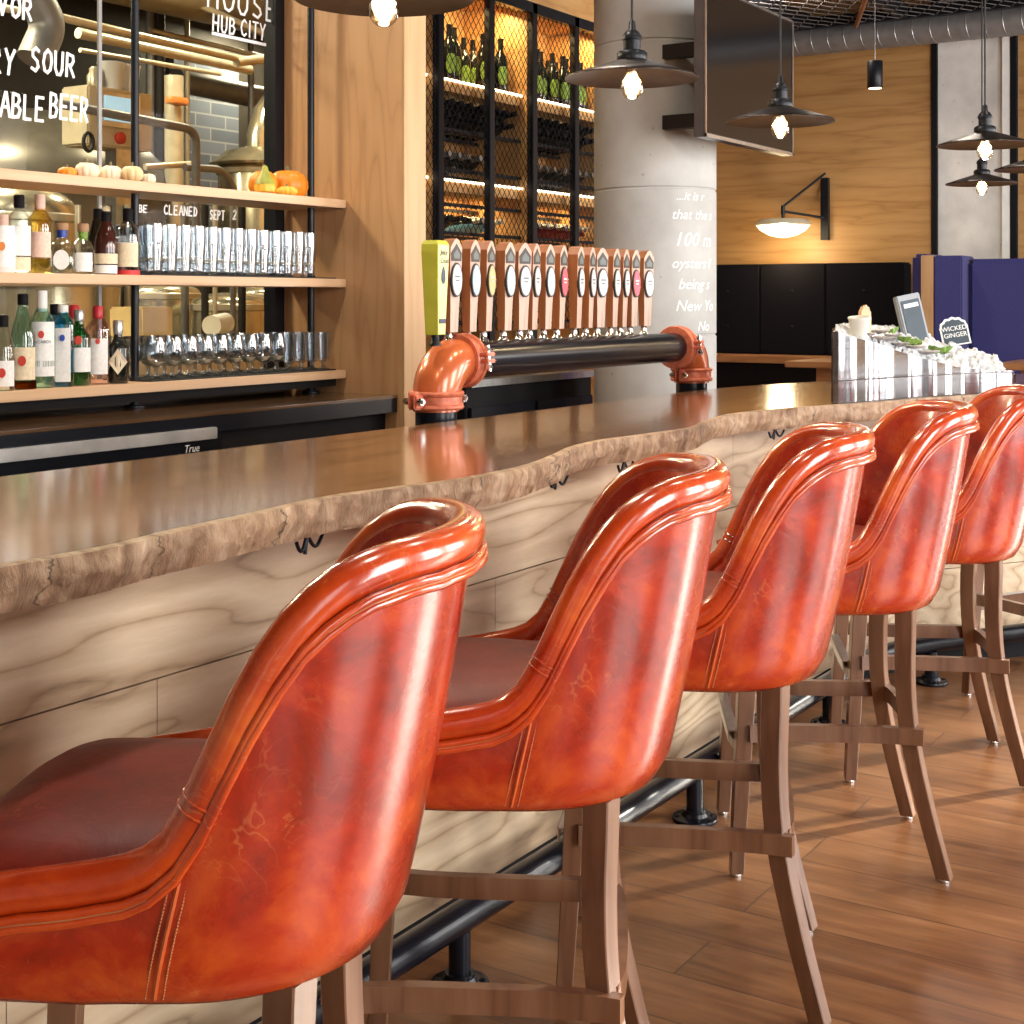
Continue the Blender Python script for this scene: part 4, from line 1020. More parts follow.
# bottles lying with their necks towards the bar
lying = wine('dark bottle lying on its side in the wine rack below the green labels', 'dark bottles lying in the wine rack', 'dark_glass', 'black_matte', None)
silver = wine('bottle with silver foil lying in the wine rack third tier', 'silver-foiled bottles lying in the wine rack', 'dark_glass', 'foil_silver', 'label_white', .1, .5)
red = wine('bottle with dark red foil and label lying in the lower wine rack', 'red-foiled bottles lying in the wine rack', 'dark_glass', 'foil_silver', 'foil_red', .1, .95)
blue = wine('pale blue labelled bottle lying alone in the lower wine rack', 'blue-labelled bottles in the wine rack', 'dark_glass', 'foil_silver', 'label_blue', .05, .9)
used = {}
def lay(src, x, z, tilt=0.0):
    rot = (PI/2-.12, 0, 0)
    p = (x, RY+.40, z+.043)
    if src.name not in used: used[src.name] = 1; src.location = p; src.rotation_euler = rot
    else: dup(src, p, rot=rot)
for a, b in zip(XR[:-1], XR[1:]):
    n = 5
    for k in range(n):
        x = a+.06+k*(b-a-.12)/(n-1)
        lay(lying, x, 2.25); lay(lying, x+.03, 2.322)
    if a > 5.8:
        for k in range(n):
            x = a+.06+k*(b-a-.12)/(n-1)
            if not (6.6 < a < 6.8 and k > 1): lay(silver, x, 2.035)
for k in range(5): lay(red, 7.166+k*.092, 1.69)
for k in range(4): lay(red, 7.66+k*.092, 1.69)
for k in range(3): lay(blue, 6.73+k*.10, 1.69)
for k in range(4): lay(lying, 6.23+k*.1, 1.69)

# ================================================================ COLUMN
cx, cy, cr = 6.716, 3.40, .317
m = MB(); m.lathe([(cr, 0), (cr, 1.135), (cr-.006, 1.140), (cr-.006, 1.146), (cr, 1.151), (cr, 1.875), (cr-.006, 1.880), (cr-.006, 1.886), (cr, 1.891), (cr, 2.615), (cr-.006, 2.620), (cr-.006, 2.626), (cr, 2.631), (cr, 3.355), (cr-.006, 3.36), (cr-.006, 3.366), (cr, 3.371), (cr, 4.4)], (cx, cy, 0), 96)
colm = struct(m.build('column', 'concrete', angle=.25)); colm['label'] = 'round cast concrete column behind the beer taps'
# painted words wrapping round the column
phi_c = math.atan2(-cy, -cx)     # towards the camera
phr = math.atan2(-.8432+0, .5376)
def bend_at(a0, z):
    def f(c):
        a = a0+c.x/cr
        rad = cr+.0012+c.z
        return Vector((cx+rad*math.cos(a), cy+rad*math.sin(a), z+c.y))
    return f
def ang_for(px):
    # angle on the visible half for picture column px
    best = None
    for k in range(400):
        a = phi_c-PI/2+PI*k/399
        x = cx+cr*math.cos(a); y = cy+cr*math.sin(a); d = x*CA+y*SA; r = x*SA-y*CA; p = 512+FP*r/d
        if best is None or abs(p-px) < best[0]: best = (abs(p-px), a)
    return best[1]
for s, px, py, sz in [('...it is r', 676, 200, .062), ('that the s', 671, 219, .070), ('100 m', 673, 246, .098), ('oysters f', 671, 268, .072), ('being s', 678, 289, .075), ('New Yo', 675, 311, .078), ('No', 697, 331, .07)]:
    z = HC-(py-300)*7.2/FP
    text_mesh(s, sz, 'lettering', 'column_text', colm, shear=.28, bend=bend_at(ang_for(px), z), ext=.0003, bold=.0004)

# ================================================================ TELEVISION
tv = thing('television', 'thin black wall television on arms, showing a dark reflecting screen', 'television', (0, 0, 0))
tx0, tx1, ty, tz0, tz1 = 6.0, 7.07, 2.785, 2.065, 2.765
m = MB(); m.box((tx0, ty, tz0), (tx1, ty+.055, tz1), bev=.004); m.build('housing', 'tv_body', tv)
m = MB(); m.box((tx0+.012, ty-.002, tz0+.020), (tx1-.012, ty+.001, tz1-.012)); m.build('screen', 'tv_screen', tv)
m = MB()
for q in (((tx0, tz0), (tx1, tz0+.016)), ((tx0, tz1-.008), (tx1, tz1)), ((tx0, tz0), (tx0+.010, tz1)), ((tx1-.012, tz0), (tx1, tz1))): m.box((q[0][0], ty-.006, q[0][1]), (q[1][0], ty+.0, q[1][1]))
m.build('bezel', 'steel', tv)
tm = thing('television_mount', 'two flat black steel arms holding the television to the column', 'bracket')
for z in (2.20, 2.55):
    m = MB(); m.box((6.42, ty+.056, z-.035), (6.47, 3.21, z+.035)); m.build('arm', 'black_metal', tm)

# ================================================================ PENDANT LAMPS
def pendant(name, label, x, y, z, D=.36):
    t = thing(name, label, 'pendant lamp', (x, y, z), 0, 'dark metal pendant lamps over the bar')
    R = D/2
    prof = [(.024, .052), (.030, .050), (R*.45, .034), (R*.8, .014), (R*.98, .003), (R, 0), (R, -.003), (R*.97, 0), (R*.8, .010), (R*.45, .030), (.028, .046)]
    m = MB(); m.lathe(prof, (0,0,0), 64, cap0=False, cap1=False); m.build('shade', 'shade_metal', t)
    m = MB(); m.lathe([(.040, .048), (.041, .052), (.041, .066), (.034, .072), (.024, .074), (.024, .100), (.027, .102), (.027, .110), (.020, .122), (.010, .130), (.009, .150), (.004, .155)], (0,0,0), 24); so = m.build('socket', 'black_metal', t)
    m = MB(); m.lathe([(.016, .048), (.017, .020), (.015, .010)], (0,0,0), 16); m.build('lamp_holder', 'chrome', so)
    m = MB(); m.tube([(0, 0, .150), (0, 0, 4.0-z)], .0035, 6); m.build('cord', 'rubber', t)
    m = MB(); m.lathe([(.050, 4.0-z), (.050, 4.03-z)], (0,0,0), 20); m.build('ceiling_rose', 'black_metal', t)
    m = MB(); m.lathe([(.014, .030), (.017, .020), (.022, .008), (.027, -.004), (.0305, -.016), (.031, -.026), (.0285, -.038), (.023, -.048), (.014, -.0555), (.002, -.058)], (0,0,0), 24); b = m.build('bulb', 'bulb_glass', t)
    m = MB()
    for k in range(8):
        a = 2*PI*k/8; m.tube([(.004*math.cos(a), .004*math.sin(a), .018), (.024*math.cos(a), .024*math.sin(a), -.010), (.010*math.cos(a), .010*math.sin(a), -.042)], .0010, 5)
    m.build('filament', 'filament', b)
    m = MB(); m.lathe([(.004, .014), (.010, .008), (.015, -.002), (.0185, -.012), (.0195, -.022), (.0175, -.034), (.012, -.042), (.002, -.047)], (0,0,0), 14); m.build('glow', 'bulb_glow', b)
    return t
PL = [(2.29, 1.764, 1.924, 'nearest dark metal pendant lamp, cut by the top picture edge above the oak panel'),
      (3.437, 1.809, 1.917, 'dark metal pendant lamp hanging in front of the concrete column'),
      (4.537, 1.830, 1.917, 'dark metal pendant lamp hanging in front of the television'),
      (5.65, 1.444, 1.917, 'upper pendant lamp in front of the grey wall pier'),
      (7.53, 1.94, 1.917, 'smallest, lowest-looking pendant lamp below another one at the grey pier'),
      (6.83, 1.52, 1.917, 'pendant lamp of which only the left rim shows at the right edge')]
pp0 = None
for x, y, z, lb in PL:
    if pp0 is None: pp0 = pendant('pendant_lamp', lb, x, y, z); [KID.__setitem__(o.name, kids(o)) for o in [pp0]+kids(pp0)]
    else: dup(pp0, (x, y, z), 0, lb)
    ld = bpy.data.lights.new('lamp_light', 'POINT'); ld.energy = 9; ld.color = (1, .72, .42); ld.shadow_soft_size = .03
    lo = bpy.data.objects.new('pendant_light', ld); lo.location = (x, y, z-.085); COL.objects.link(lo)
# black cylinder pendant near the far wall
p = WX(875, 75, 10.6)
t = thing('cylinder_pendant', 'small black cylinder spot hanging in front of the far wooden wall', 'pendant lamp', p)
m = MB(); m.lathe([(.056, -.10), (.058, -.098), (.058, .100), (.054, .104)], (0,0,0), 28); m.build('housing', 'black_metal', t)
m = MB(); m.tube([(0, 0, .10), (0, 0, 4.0-p.z)], .004, 6); m.build('cord', 'steel', t)
m = MB(); m.lathe([(.048, -.102), (.048, -.099)], (0,0,0), 20); m.build('lens', 'lamp_glow', t)
p = WX(768, 75, 11.6)
t = thing('cylinder_pendant', 'black cylinder spot partly hidden behind the television', 'pendant lamp', p)
m = MB(); m.lathe([(.056, -.12), (.058, -.118), (.058, .100), (.054, .104)], (0,0,0), 28); m.build('housing', 'black_metal', t)
m = MB(); m.tube([(0, 0, .10), (0, 0, 4.0-p.z)], .004, 6); m.build('cord', 'steel', t)

# ================================================================ FAR WALL
XW = 12.5
m = MB(); m.box((XW, 3.645, 0), (XW+.15, 8.7, 4.4)); struct(m.build('wall_far', 'veneer'))
m = MB(); m.box((XW, -3.4, 0), (XW+.15, 2.92, 4.4)); struct(m.build('wall_far_right', 'veneer'))
m = MB(); m.box((XW+.02, 2.98, 0), (XW+.20, 3.60, 4.4)); o = struct(m.build('wall_far_pier', 'concrete_pale'))
m = MB(); m.box((XW-.015, 3.60, 0), (XW+.05, 3.65, 4.4)); struct(m.build('trim_2', 'black_matte'))
m = MB(); m.box((XW-.012, 2.986, 0), (XW+.05, 3.05, 4.4)); struct(m.build('trim_4', 'white'))
m = MB(); m.box((XW-.015, 2.935, 0), (XW+.05, 2.985, 4.4)); struct(m.build('trim_3', 'black_matte'))
# swing-arm wall lamp
p = WX(783, 228, 12.1)
wl = thing('wall_lamp', 'swing-arm wall lamp with a glowing shallow bowl on the far wall', 'wall lamp', p)
m = MB(); m.lathe([(.235, .02), (.255, .028), (.25, .04), (.215, .075), (.20, .078)], (0,0,0), 40); m.build('cap', 'pipe_gold', wl)
m = MB(); m.lathe([(.235, .02), (.20, -.02), (.12, -.065), (.03, -.085), (.004, -.086)], (0,0,0), 40); m.build('bowl', 'lamp_glow', wl)
bp = WX(825, 208, XW-.03)-p
m = MB()
m.tube([(0, 0, .07), (0, 0, .15)], .014, 10); m.tube([(0, 0, .15), (bp.x, bp.y, .10)], .012, 8); m.tube([(0, 0, .19), (bp.x, bp.y, .50)], .012, 8); m.tube([(0, 0, .12), (0, 0, .20)], .02, 8)
m.build('arm', 'black_metal', wl)
m = MB(); m.box((bp.x-.02, bp.y-.035, -.10), (bp.x+.029, bp.y+.035, .46)); m.build('back_plate', 'black_metal', wl)
ld = bpy.data.lights.new('l', 'POINT'); ld.energy = 14; ld.color = (1, .76, .42); ld.shadow_soft_size = .12
lo = bpy.data.objects.new('wall_lamp_light', ld); lo.location = p+Vector((-.05, 0, -.22)); COL.objects.link(lo)

# banquettes
bq = thing('banquette', 'long black upholstered booth back along the far wooden wall', 'banquette')
ys = [3.80, 4.50, 5.12, 5.75, 6.4, 6.88]
for a, b in zip(ys, ys[1:]):
    m = MB(); m.box((12.20, a+.001, .83), (12.42, b-.001, 1.645), bev=.012)
    bk = m.build('back_cushion', 'black_cloth', bq)
    m = MB(); yy = (a+b)/2
    for dz in (1.08, 1.40):
        m.lathe([(.014, 0), (.010, .006), (.002, .008)], (0,0,0), 10, M4=Matrix.Translation((12.198, yy, dz)) @ Matrix.Rotation(-PI/2, 4, 'Y'))
    m.build('button', 'black_matte', bk)
m = MB(); m.box((11.75, 3.95, .77), (12.45, 6.88, .83), bev=.004); m.build('ledge', 'table_wood', bq)
m = MB(); m.box((11.85, 3.95, 0), (12.42, 6.88, .77)); m.build('base', 'black_matte', bq)
b2 = thing('banquette', 'navy blue upholstered booth back beside the wooden divider post', 'banquette')
pA = WX(939, 262, 11.4); 
ysb = [pA.y, pA.y-.22, pA.y-1.05, pA.y-1.9, pA.y-2.8]
for i, (a, b) in enumerate(zip(ysb, ysb[1:])):
    m = MB(); 
    if i == 0: m.box((11.25, b, .45), (11.6, a-.002, 1.665), bev=.01)
    else: m.box((11.40, b+.003, .45), (11.62, a-.003, 1.64), bev=.035)
    m.build('back_cushion', 'navy', b2)
m = MB(); m.box((10.9, ysb[-1], .40), (11.6, ysb[1], .50), bev=.03); m.build('seat', 'navy', b2)
m = MB(); m.box((10.95, ysb[-1], 0), (11.62, ysb[1], .40)); m.build('base', 'black_matte', b2)
dv = thing('booth_divider', 'upright pale wooden divider post between the black and blue booths', 'divider')
m = MB(); q = WX(931.5, 262, 11.3)
m.box((11.25, pA.y+.002, 0), (12.0, q.y+.07, 1.67), bev=.004); m.build('panel', 'oak_edge', dv)
m = MB(); m.box((11.5, q.y+.075, .45), (12.0, q.y+.22, 1.69), bev=.03); m.build('end_cushion', 'navy', dv)
# wooden tables in the booth
for (px0, px1, py, X, lb) in [(787, 850, 361, 10.4, 'dark wooden bar table in front of the black booth'), (995, 1060, 363, 10.2, 'wooden table edge beyond the ice trough at the right')]:
    a = WX(px0, py, X); b = WX(px1, py, X)
    t = thing('table', lb, 'table', (X, (a.y+b.y)/2, 0), 0, 'wooden booth tables')
    hw = abs(a.y-b.y)/2; m = MB(); m.box((-.05, -hw, a.z-.045), (.75, hw, a.z), bev=.005); m.build('tabletop', 'table_wood', t)
    m = MB(); m.box((.2, -.09, .03), (.45, .09, a.z-.045)); m.build('pedestal', 'table_wood', t)
    m = MB(); m.box((.05, -.22, 0), (.6, .22, .03), bev=.005); m.build('foot', 'black_metal', t)

# ================================================================ CEILING, DUCT, MESH
m = MB(); m.box((-3.2, -3.4, 4.3), (12.7, 8.7, 4.4)); struct(m.build('ceiling', 'ceiling_dark'))
dt = thing('ventilation_duct', 'grey round spiral ventilation duct running along the top of the far wall', 'duct')
m = MB(); m.tube([(12.1, -3.2, 3.60), (12.1, 6.5, 3.60)], .125, 32); m.build('pipe', 'duct', dt)
m = MB()
for k in range(62):
    y0 = -2.6+k*.148
    if k % 1 == 0: m = MB()
    m.tube([(12.1+math.cos(a)*.127, y0+.05*math.sin(a*.5+.4), 3.60+math.sin(a)*.127) for a in [2*PI*j/18 for j in range(19)]], .003, 4); m.build('spiral_seam', 'duct_seam', dt)
cm = thing('ceiling_mesh_panel', 'dark expanded-metal ceiling panel with beams above the far booths', 'ceiling panel')
m = MB()
X0, X1, Y0, Y1, ZM = 8.2, 11.9, 1.2, 6.3, 3.66
st = .075
n1_ = int((Y1-Y0)/st)
for i in range(n1_):
    y = Y0+i*st; pts = []
    nn = int((X1-X0)/.12)
    for j in range(nn+1):
        pts.append((X0+j*.12, y+(.032 if (j+i) % 2 else -.032), ZM))
    m.tube(pts, .005, 3, cap=False)
o = m.build('mesh_sheet', 'mesh_grey', cm); o['kind'] = 'stuff'
for y in (1.2, 2.45, 3.7, 4.55, 5.4, 6.3):
    m = MB(); m.box((X0, y-.04, ZM+.006), (X1, y+.04, ZM+.12)); m.build('beam', 'black_metal', cm)
for x in (8.2, 10.0, 11.9):
    m = MB(); m.box((x-.03, Y0, ZM+.006), (x+.03, Y1, ZM+.10)); m.build('beam', 'black_metal', cm)
m = MB(); m.tube([(9.0, 2.9, ZM-.02), (11.85, 4.1, ZM-.02)], .02, 8); m.build('conduit', 'cherry', cm)

# ================================================================ OYSTER / ICE STATION
tr = thing('ice_trough', 'curved stainless steel raw-bar ice trough standing on the end of the bar', 'ice trough')
ff = catmull([(4.250, 1.535), (4.45, 1.475), (4.64, 1.425), (4.88, 1.335), (5.13, 1.215)], 8)
fz = [1.222, 1.185, 1.142, 1.095, 1.062]
def zat(i, n): f = i/(n-1)*4; k = min(3, int(f)); return fz[k]+(fz[k+1]-fz[k])*(f-k)
fk = catmull([(4.70, 1.70), (4.92, 1.70), (5.15, 1.64), (5.38, 1.52), (5.56, 1.38)], 8)
bz = [1.225, 1.235, 1.225, 1.17, 1.10]
def bzat(i, n): f = i/(n-1)*4; k = min(3, int(f)); return bz[k]+(bz[k+1]-bz[k])*(f-k)
nF = len(ff); ZS = ZT+.002
m = MB(); rings = []
for i, p in enumerate(ff):
    rings.append([Vector((p.x, p.y, ZS)), Vector((p.x, p.y, ZT+.075)), Vector((p.x, p.y, zat(i, nF))), Vector((p.x+.014, p.y+.018, zat(i, nF)+.001)), Vector((p.x+.016, p.y+.020, ZS))])
m.loft(rings, 0, True, True, True, True); m.build('front_panel', 'brushed', tr, angle=.6)
m = MB(); m.tube([Vector((p.x-.001, p.y-.002, ZT+.070)) for p in ff], .0022, 6); m.build('panel_seam', 'steel', tr)
def wall_(pa, pb, za, zb, nm):
    m = MB(); d = (Vector(pb)-Vector(pa)).normalized(); nn = Vector((-d.y, d.x))*.008
    pa = Vector(pa); pb = Vector(pb)
    m.loft([[(*(pa-nn), ZS), (*(pa-nn), za), (*(pa+nn), za), (*(pa+nn), ZS)], [(*(pb-nn), ZS), (*(pb-nn), zb), (*(pb+nn), zb), (*(pb+nn), ZS)]], smooth=False); m.build(nm, 'brushed', tr)
wall_(ff[0], fk[0], fz[0]+.001, bz[0]-.0, 'end_panel'); wall_(ff[-1], fk[-1], fz[-1], bz[-1]-.02, 'end_panel')
m = MB(); m.loft([[Vector((p.x, p.y, ZS)), Vector((p.x, p.y, bzat(i, nF)-.02)), Vector((p.x+.012, p.y+.012, bzat(i, nF)-.02)), Vector((p.x+.012, p.y+.012, ZS))] for i, p in enumerate(fk)]); m.build('back_panel', 'brushed', tr)
# crushed ice, heaped between the panels
m = MB(); NI, NJ = 120, 60; vs = []
def ice_z(f, g):
    i = f*(nF-1); z0 = zat(i, nF)-.012; z1_ = bzat(i, nF)-.010
    return z0+(z1_-z0)*(g**.8)+.012*math.sin(g*PI)
def ice_xy(f, g):
    i = f*(nF-1); k = min(nF-2, int(i)); a = ff[k].lerp(ff[k+1], i-k); b = fk[k].lerp(fk[k+1], i-k)
    return a.lerp(b, .04+g*.93)+Vector((.012, .012))*(1-g)
for i in range(NI+1):
    for j in range(NJ+1):
        f, g = .02+i/NI*.96, j/NJ; p = ice_xy(f, g)
        c = noise.cell(Vector((p.x*60, p.y*60, 0)))*.016+noise.noise(Vector((p.x*22, p.y*22, 1)))*.014+noise.noise(Vector((p.x*90, p.y*90, 1)))*.005
        vs.append((p.x, p.y, ice_z(f, g)+c*(1 if 0 < j < NJ else .2)))
fs = [(i*(NJ+1)+j, (i+1)*(NJ+1)+j, (i+1)*(NJ+1)+j+1, i*(NJ+1)+j+1) for i in range(NI) for j in range(NJ)]
m.add(vs, fs, 0, False)
o = m.build('crushed_ice', 'ice', angle=.4); tag(o, 'sloping heap of crushed ice filling the stainless trough', 'ice', kind='stuff')
def on_ice(f, g, dz=.004): p = ice_xy(f, g); return (p.x, p.y, ice_z(f, g)+dz)
sh0 = None; sp = [(.22, .16), (.30, .14), (.38, .20), (.47, .15), (.55, .18), (.42, .34), (.35, .42), (.62, .14)]
for f, g in sp:
    if sh0 is None:
        sh0 = thing('oyster_shell', 'rough grey oyster shell lying on the crushed ice', 'oyster', on_ice(f, g, .014), 0, 'oyster shells on the ice')
        m = MB(); m.lathe([(.004, -.008), (.022, -.003), (.032, .004), (.030, .007), (.018, .002), (.002, .001)], (0,0,0), 22, sx=1.25, rib=lambda a: 1+.12*math.sin(a*5)+.06*math.sin(a*11)); m.build('cup', 'shell', sh0)
        KID[sh0.name] = kids(sh0)
    else: dup(sh0, on_ice(f, g, .014), random.random()*6)
l0 = None
for f, g in [(.50, .30), (.56, .26), (.66, .22), (.72, .30), (.45, .48)]:
    if l0 is None:
        m = MB(); 
        m.lathe([(.003, 0), (.012, .006), (.022, .012), (.026, .020), (.023, .020), (.010, .010)], (0,0,0), 24, rib=lambda a: 1+.22*math.sin(a*7))
        l0 = m.build('lettuce_leaf', 'lettuce', loc=on_ice(f, g, .004)); tag(l0, 'curly green lettuce sprig stuck in the crushed ice', 'garnish', 'green sprigs on the ice')
    else:
        c = l0.copy(); COL.objects.link(c); c.location = on_ice(f, g, .006); c.rotation_euler = (.3, .2, random.random()*5)
# menu holder
x, y, z = on_ice(.60, .62, -.02)
mh = thing('menu_holder', 'grey framed menu display with a dark screen standing tilted in the ice', 'menu display', (x, y, z), math.radians(-62))
mh.rotation_euler = (math.radians(-8), math.radians(-10), math.radians(-36))
m = MB(); m.box((-.050, -.012, 0), (.050, .014, .185), bev=.004); m.build('frame', 'pale_frame', mh)
m = MB(); m.box((-.038, -.0145, .010), (.038, -.0115, .165)); s_ = m.build('screen', 'slate', mh)
m = MB(); m.box((-.030, -.0165, .138), (.030, -.0145, .152)); m.build('header', 'white', s_)
m = MB(); m.box((-.03, .014, .03), (.03, .05, .09), bev=.006); m.build('stand', 'black_metal', mh)
x, y, z = on_ice(.80, .90, .01)
sg_ = thing('sign_card', 'small slate card with scalloped white edge and white writing in the ice', 'sign', (x, y, z)); sg_.rotation_euler = (math.radians(-12), math.radians(-9), math.radians(-58))
def scallop(w, h, k=0):
    pts = [(-w, 0), (w, 0), (w, h*.62)]
    for i in range(25):
        a = i/24*PI; pts.append((math.cos(a)*w*(1+.03*math.cos(a*12)), h*.62+math.sin(a)*h*.38*(1+.06*math.cos(a*12))))
    pts.append((-w, h*.62)); return pts
def plate(poly, y0, y1): 
    m = MB(); n = len(poly); m.add([(a, y0, b) for a, b in poly]+[(a, y1, b) for a, b in poly], [tuple(range(n)), tuple(range(n, 2*n))[::-1]]+[(i, (i+1) % n, n+(i+1) % n, n+i) for i in range(n)]); return m
plate(scallop(.052, .105), 0, .006).build('board', 'white', sg_)
plate([(a, b+.004) for a, b in scallop(.046, .092)], -.0015, .001).build('slate_face', 'slate', sg_)
text_mesh('WICKED', .024, 'lettering', 'white', sg_, Matrix.Translation((0, -.0022, .055)) @ R90, align='CENTER')
text_mesh('GINGER', .024, 'lettering', 'white', sg_, Matrix.Translation((0, -.0022, .030)) @ R90, align='CENTER')
x, y, z = on_ice(.25, .40, -.02)
t = thing('sign_card', 'beige rounded wooden card standing at the left of the ice', 'sign', (x, y, z)); t.rotation_euler = (math.radians(-8), math.radians(8), math.radians(-30))
plate(scallop(.022, .115), 0, .016).build('board', 'beige_board', t)
x, y, z = on_ice(.19, .18, -.01)
t = thing('sauce_cup', 'white tapered cup standing on the ice at the left end of the trough', 'cup', (x, y, z)); t.rotation_euler = (0, math.radians(-8), 0)
m = MB(); m.lathe([(.024, 0), (.034, .070), (.036, .072), (.036, .078), (.033, .078), (.022, .008), (.002, .008)], (0,0,0), 28); m.build('body', 'paper_cup', t)

# ================================================================ BREWERY BEHIND THE GLASS
m = MB(); m.box((-3.2, 8.6, 0), (11.1, 8.7, 4.4)); struct(m.build('wall_brewery', 'brew_wall'))
m = MB(); m.box((11.0, 7.02, 0), (11.1, 8.6, 4.4)); struct(m.build('wall_brewery_side', 'brew_wall'))
m = MB(); m.box((5.24, 3.965, 0), (5.30, 4.42, 4.4)); m.box((5.30, 4.36, 0), (5.68, 4.42, 4.4)); struct(m.build('wall_nook', 'brew_wall'))
m = MB(); m.box((PX+.135, 3.88, 0), (5.30, 3.96, 4.4)); struct(m.build('wall_back', 'oak_panel'))
m = MB(); m.box((8.0, RB+.03, 0), (12.5, RB+.13, 4.4))
tb = m
a, b = WY(178, 90, 8.5), WY(243, 180, 8.5)
m = MB(); m.box((a.x, 8.55, .3), (b.x, 8.60, 3.3)); o = m.build('tiled_wall_panel', 'tile'); tag(o, 'blue-grey tiled wall patch at the back of the brewery', 'tile panel')
# big tank left
def tank(px, y, r, zt, label, mat='tank_steel', dome=.5, zb=.5):
    x = WY(px, 300, y).x
    t = thing('brewing_tank', label, 'tank', (x, y, 0), 0, 'steel brewing tanks')
    prof = [(r, zb), (r, zt)]+[(r*math.cos(k*PI/16), zt+r*dome*math.sin(k*PI/16)) for k in range(1, 8)]+[(.03, zt+r*dome)]
    m = MB(); m.lathe([(.05, zb-.2)]+prof, (0,0,0), 48); m.build('body', mat, t)
    for z in (zb+.05, zt-.02):
        m = MB(); m.lathe([(r+.005, z-.02), (r+.012, z-.015), (r+.012, z+.015), (r+.005, z+.02)], (0,0,0), 48, cap0=False, cap1=False); m.build('band', 'pipe_gold', t)
    for k in range(3):
        a = k*2.1; m = MB(); m.tube([(r*.8*math.cos(a), r*.8*math.sin(a), 0), (r*.8*math.cos(a), r*.8*math.sin(a), zb)], .04, 12); m.build('leg', 'tank_steel', t)
    return t
tank(20, 7.4, .92, 2.0, 'large dark tank seen through the left part of the glass', 'tank_dark', .55)
tk = tank(259, 6.6, .27, 2.19, 'steel brew kettle with domed lid and curved chimney pipe', 'tank_steel', .25)
m = MB(); m.lathe([(.32, 2.21), (.33, 2.225), (.22, 2.31), (.06, 2.35), (.002, 2.355)], (0,0,0), 40); m.build('lid', 'tank_steel', tk)
m = MB(); m.tube([(.0, 0, 2.3), (.0, 0, 2.42), (.05, 0, 2.56), (.15, 0, 2.66), (.33, 0, 2.70), (.8, 0, 2.70)], .085, 20); m.build('chimney_pipe', 'tank_steel', tk)
tank(228, 5.5, .20, 1.30, 'pale steel cylinder seen behind the tall glasses', 'tank_steel', .3)
tank(262, 6.0, .16, 1.36, 'slim steel cylinder beside the window frame', 'tank_steel', .3)
tank(45, 5.45, .34, 1.42, 'round steel tank with a hatch behind the bottles', 'tank_steel', .4)
tank(160, 6.0, .22, 1.36, 'narrow steel tank behind the black post', 'tank_steel', .3)
tank(195, 7.2, .32, 1.50, 'steel tank at the back below the tiled patch', 'tank_dark', .3)
# control cabinet
a = WY(88, 80, 5.6); b = WY(153, 152, 5.6)
cc = thing('control_cabinet', 'cream metal control cabinet with a pale blue screen behind the glass', 'control cabinet')
m = MB(); m.box((a.x, 5.6, b.z), (b.x, 5.80, a.z-.02), bev=.01); m.build('body', 'cream_metal', cc)
s1, s2 = WY(105, 95, 5.58), WY(137, 124, 5.58)
m = MB(); m.box((s1.x-.03, 5.585, s2.z-.03), (s2.x+.03, 5.60, s1.z+.02)); m.build('bezel', 'steel', cc)
m = MB(); m.box((s1.x, 5.575, s2.z), (s2.x, 5.585, s1.z)); m.build('screen', 'screen_blue', cc)
q = WY(122, 138, 5.58); m = MB(); m.lathe([(.03, 0), (.03, .02), (.012, .03)], (0,0,0), 20, M4=Matrix.Translation((q.x, 5.60, q.z)) @ Matrix.Rotation(PI/2, 4, 'X')); m.build('emergency_button', 'red_plastic', cc)
q = WY(89, 142, 5.58); m = MB(); m.tube([(q.x+.03*math.cos(k*PI/8), 5.585, q.z+.045*math.sin(k*PI/8)) for k in range(17)], .010, 8); m.build('lever', 'rubber', cc)
m = MB(); m.box((a.x+.2, 5.62, 0), (a.x+.3, 5.7, b.z)); m.build('stand', 'steel', cc)
for px, lb in ((111, 'white bucket on top of the control cabinet, left of a pair'), (127, 'white bucket on top of the control cabinet, right of a pair')):
    q = WY(px, 82, 5.69); t = thing('bucket', lb, 'bucket', (q.x, 5.69, a.z-.02), 0, 'white buckets on the control cabinet')
    m = MB(); m.lathe([(.055, 0), (.066, .13), (.070, .135), (.070, .145), (.062, .145), (.052, .01), (.002, .01)], (0,0,0), 28); m.build('body', 'white', t)
q = WY(95, 82, 5.69); t = thing('jar', 'small steel jar on top of the control cabinet', 'jar', (q.x, 5.69, a.z-.02)); m = MB(); m.lathe([(.04, 0), (.042, .06), (.03, .08), (.03, .10), (.02, .11)], (0,0,0), 20); m.build('body', 'pipe_gold', t)
# pipes
def pipe(label, pts, r, mat='pipe_gold', y=None):
    P = [WY(px, py, yy) for px, py, yy in pts]
    # round the bends
    Q = [P[0]]
    for i in range(1, len(P)-1):
        a, b, c = P[i-1], P[i], P[i+1]; d1 = (a-b).normalized(); d2 = (c-b).normalized(); L = min((a-b).length, (c-b).length, .16)*.5
        for k in range(7):
            t = k/6; p0 = b+d1*L; p2 = b+d2*L; Q.append(p0*(1-t)**2+b*2*t*(1-t)+p2*t*t)
    Q.append(P[-1])
    m = MB(); m.tube(Q, r, 14); o = m.build('pipe', mat); return tag(o, label, 'pipe', 'pipes in the brewery')
pipe('bent steel handrail pipe crossing the control cabinet screen', [(60, 104, 5.3), (196, 130, 5.3), (196, 230, 5.3)], .022, 'duct')
pipe('low bent rail pipe right of the handrail', [(185, 167, 5.4), (225, 170, 5.4), (238, 200, 5.4)], .020, 'duct')
pipe('upright thick steel pipe with an orange valve', [(174, 76, 6.6), (174, 240, 6.6)], .060, 'pipe_gold')
pipe('horizontal grey duct above the tiled patch', [(176, 80, 7.9), (262, 98, 7.9)], .09, 'duct')
pipe('thin horizontal steel pipe low behind the glass', [(145, 167, 5.9), (190, 164, 5.9)], .018, 'pipe_gold')
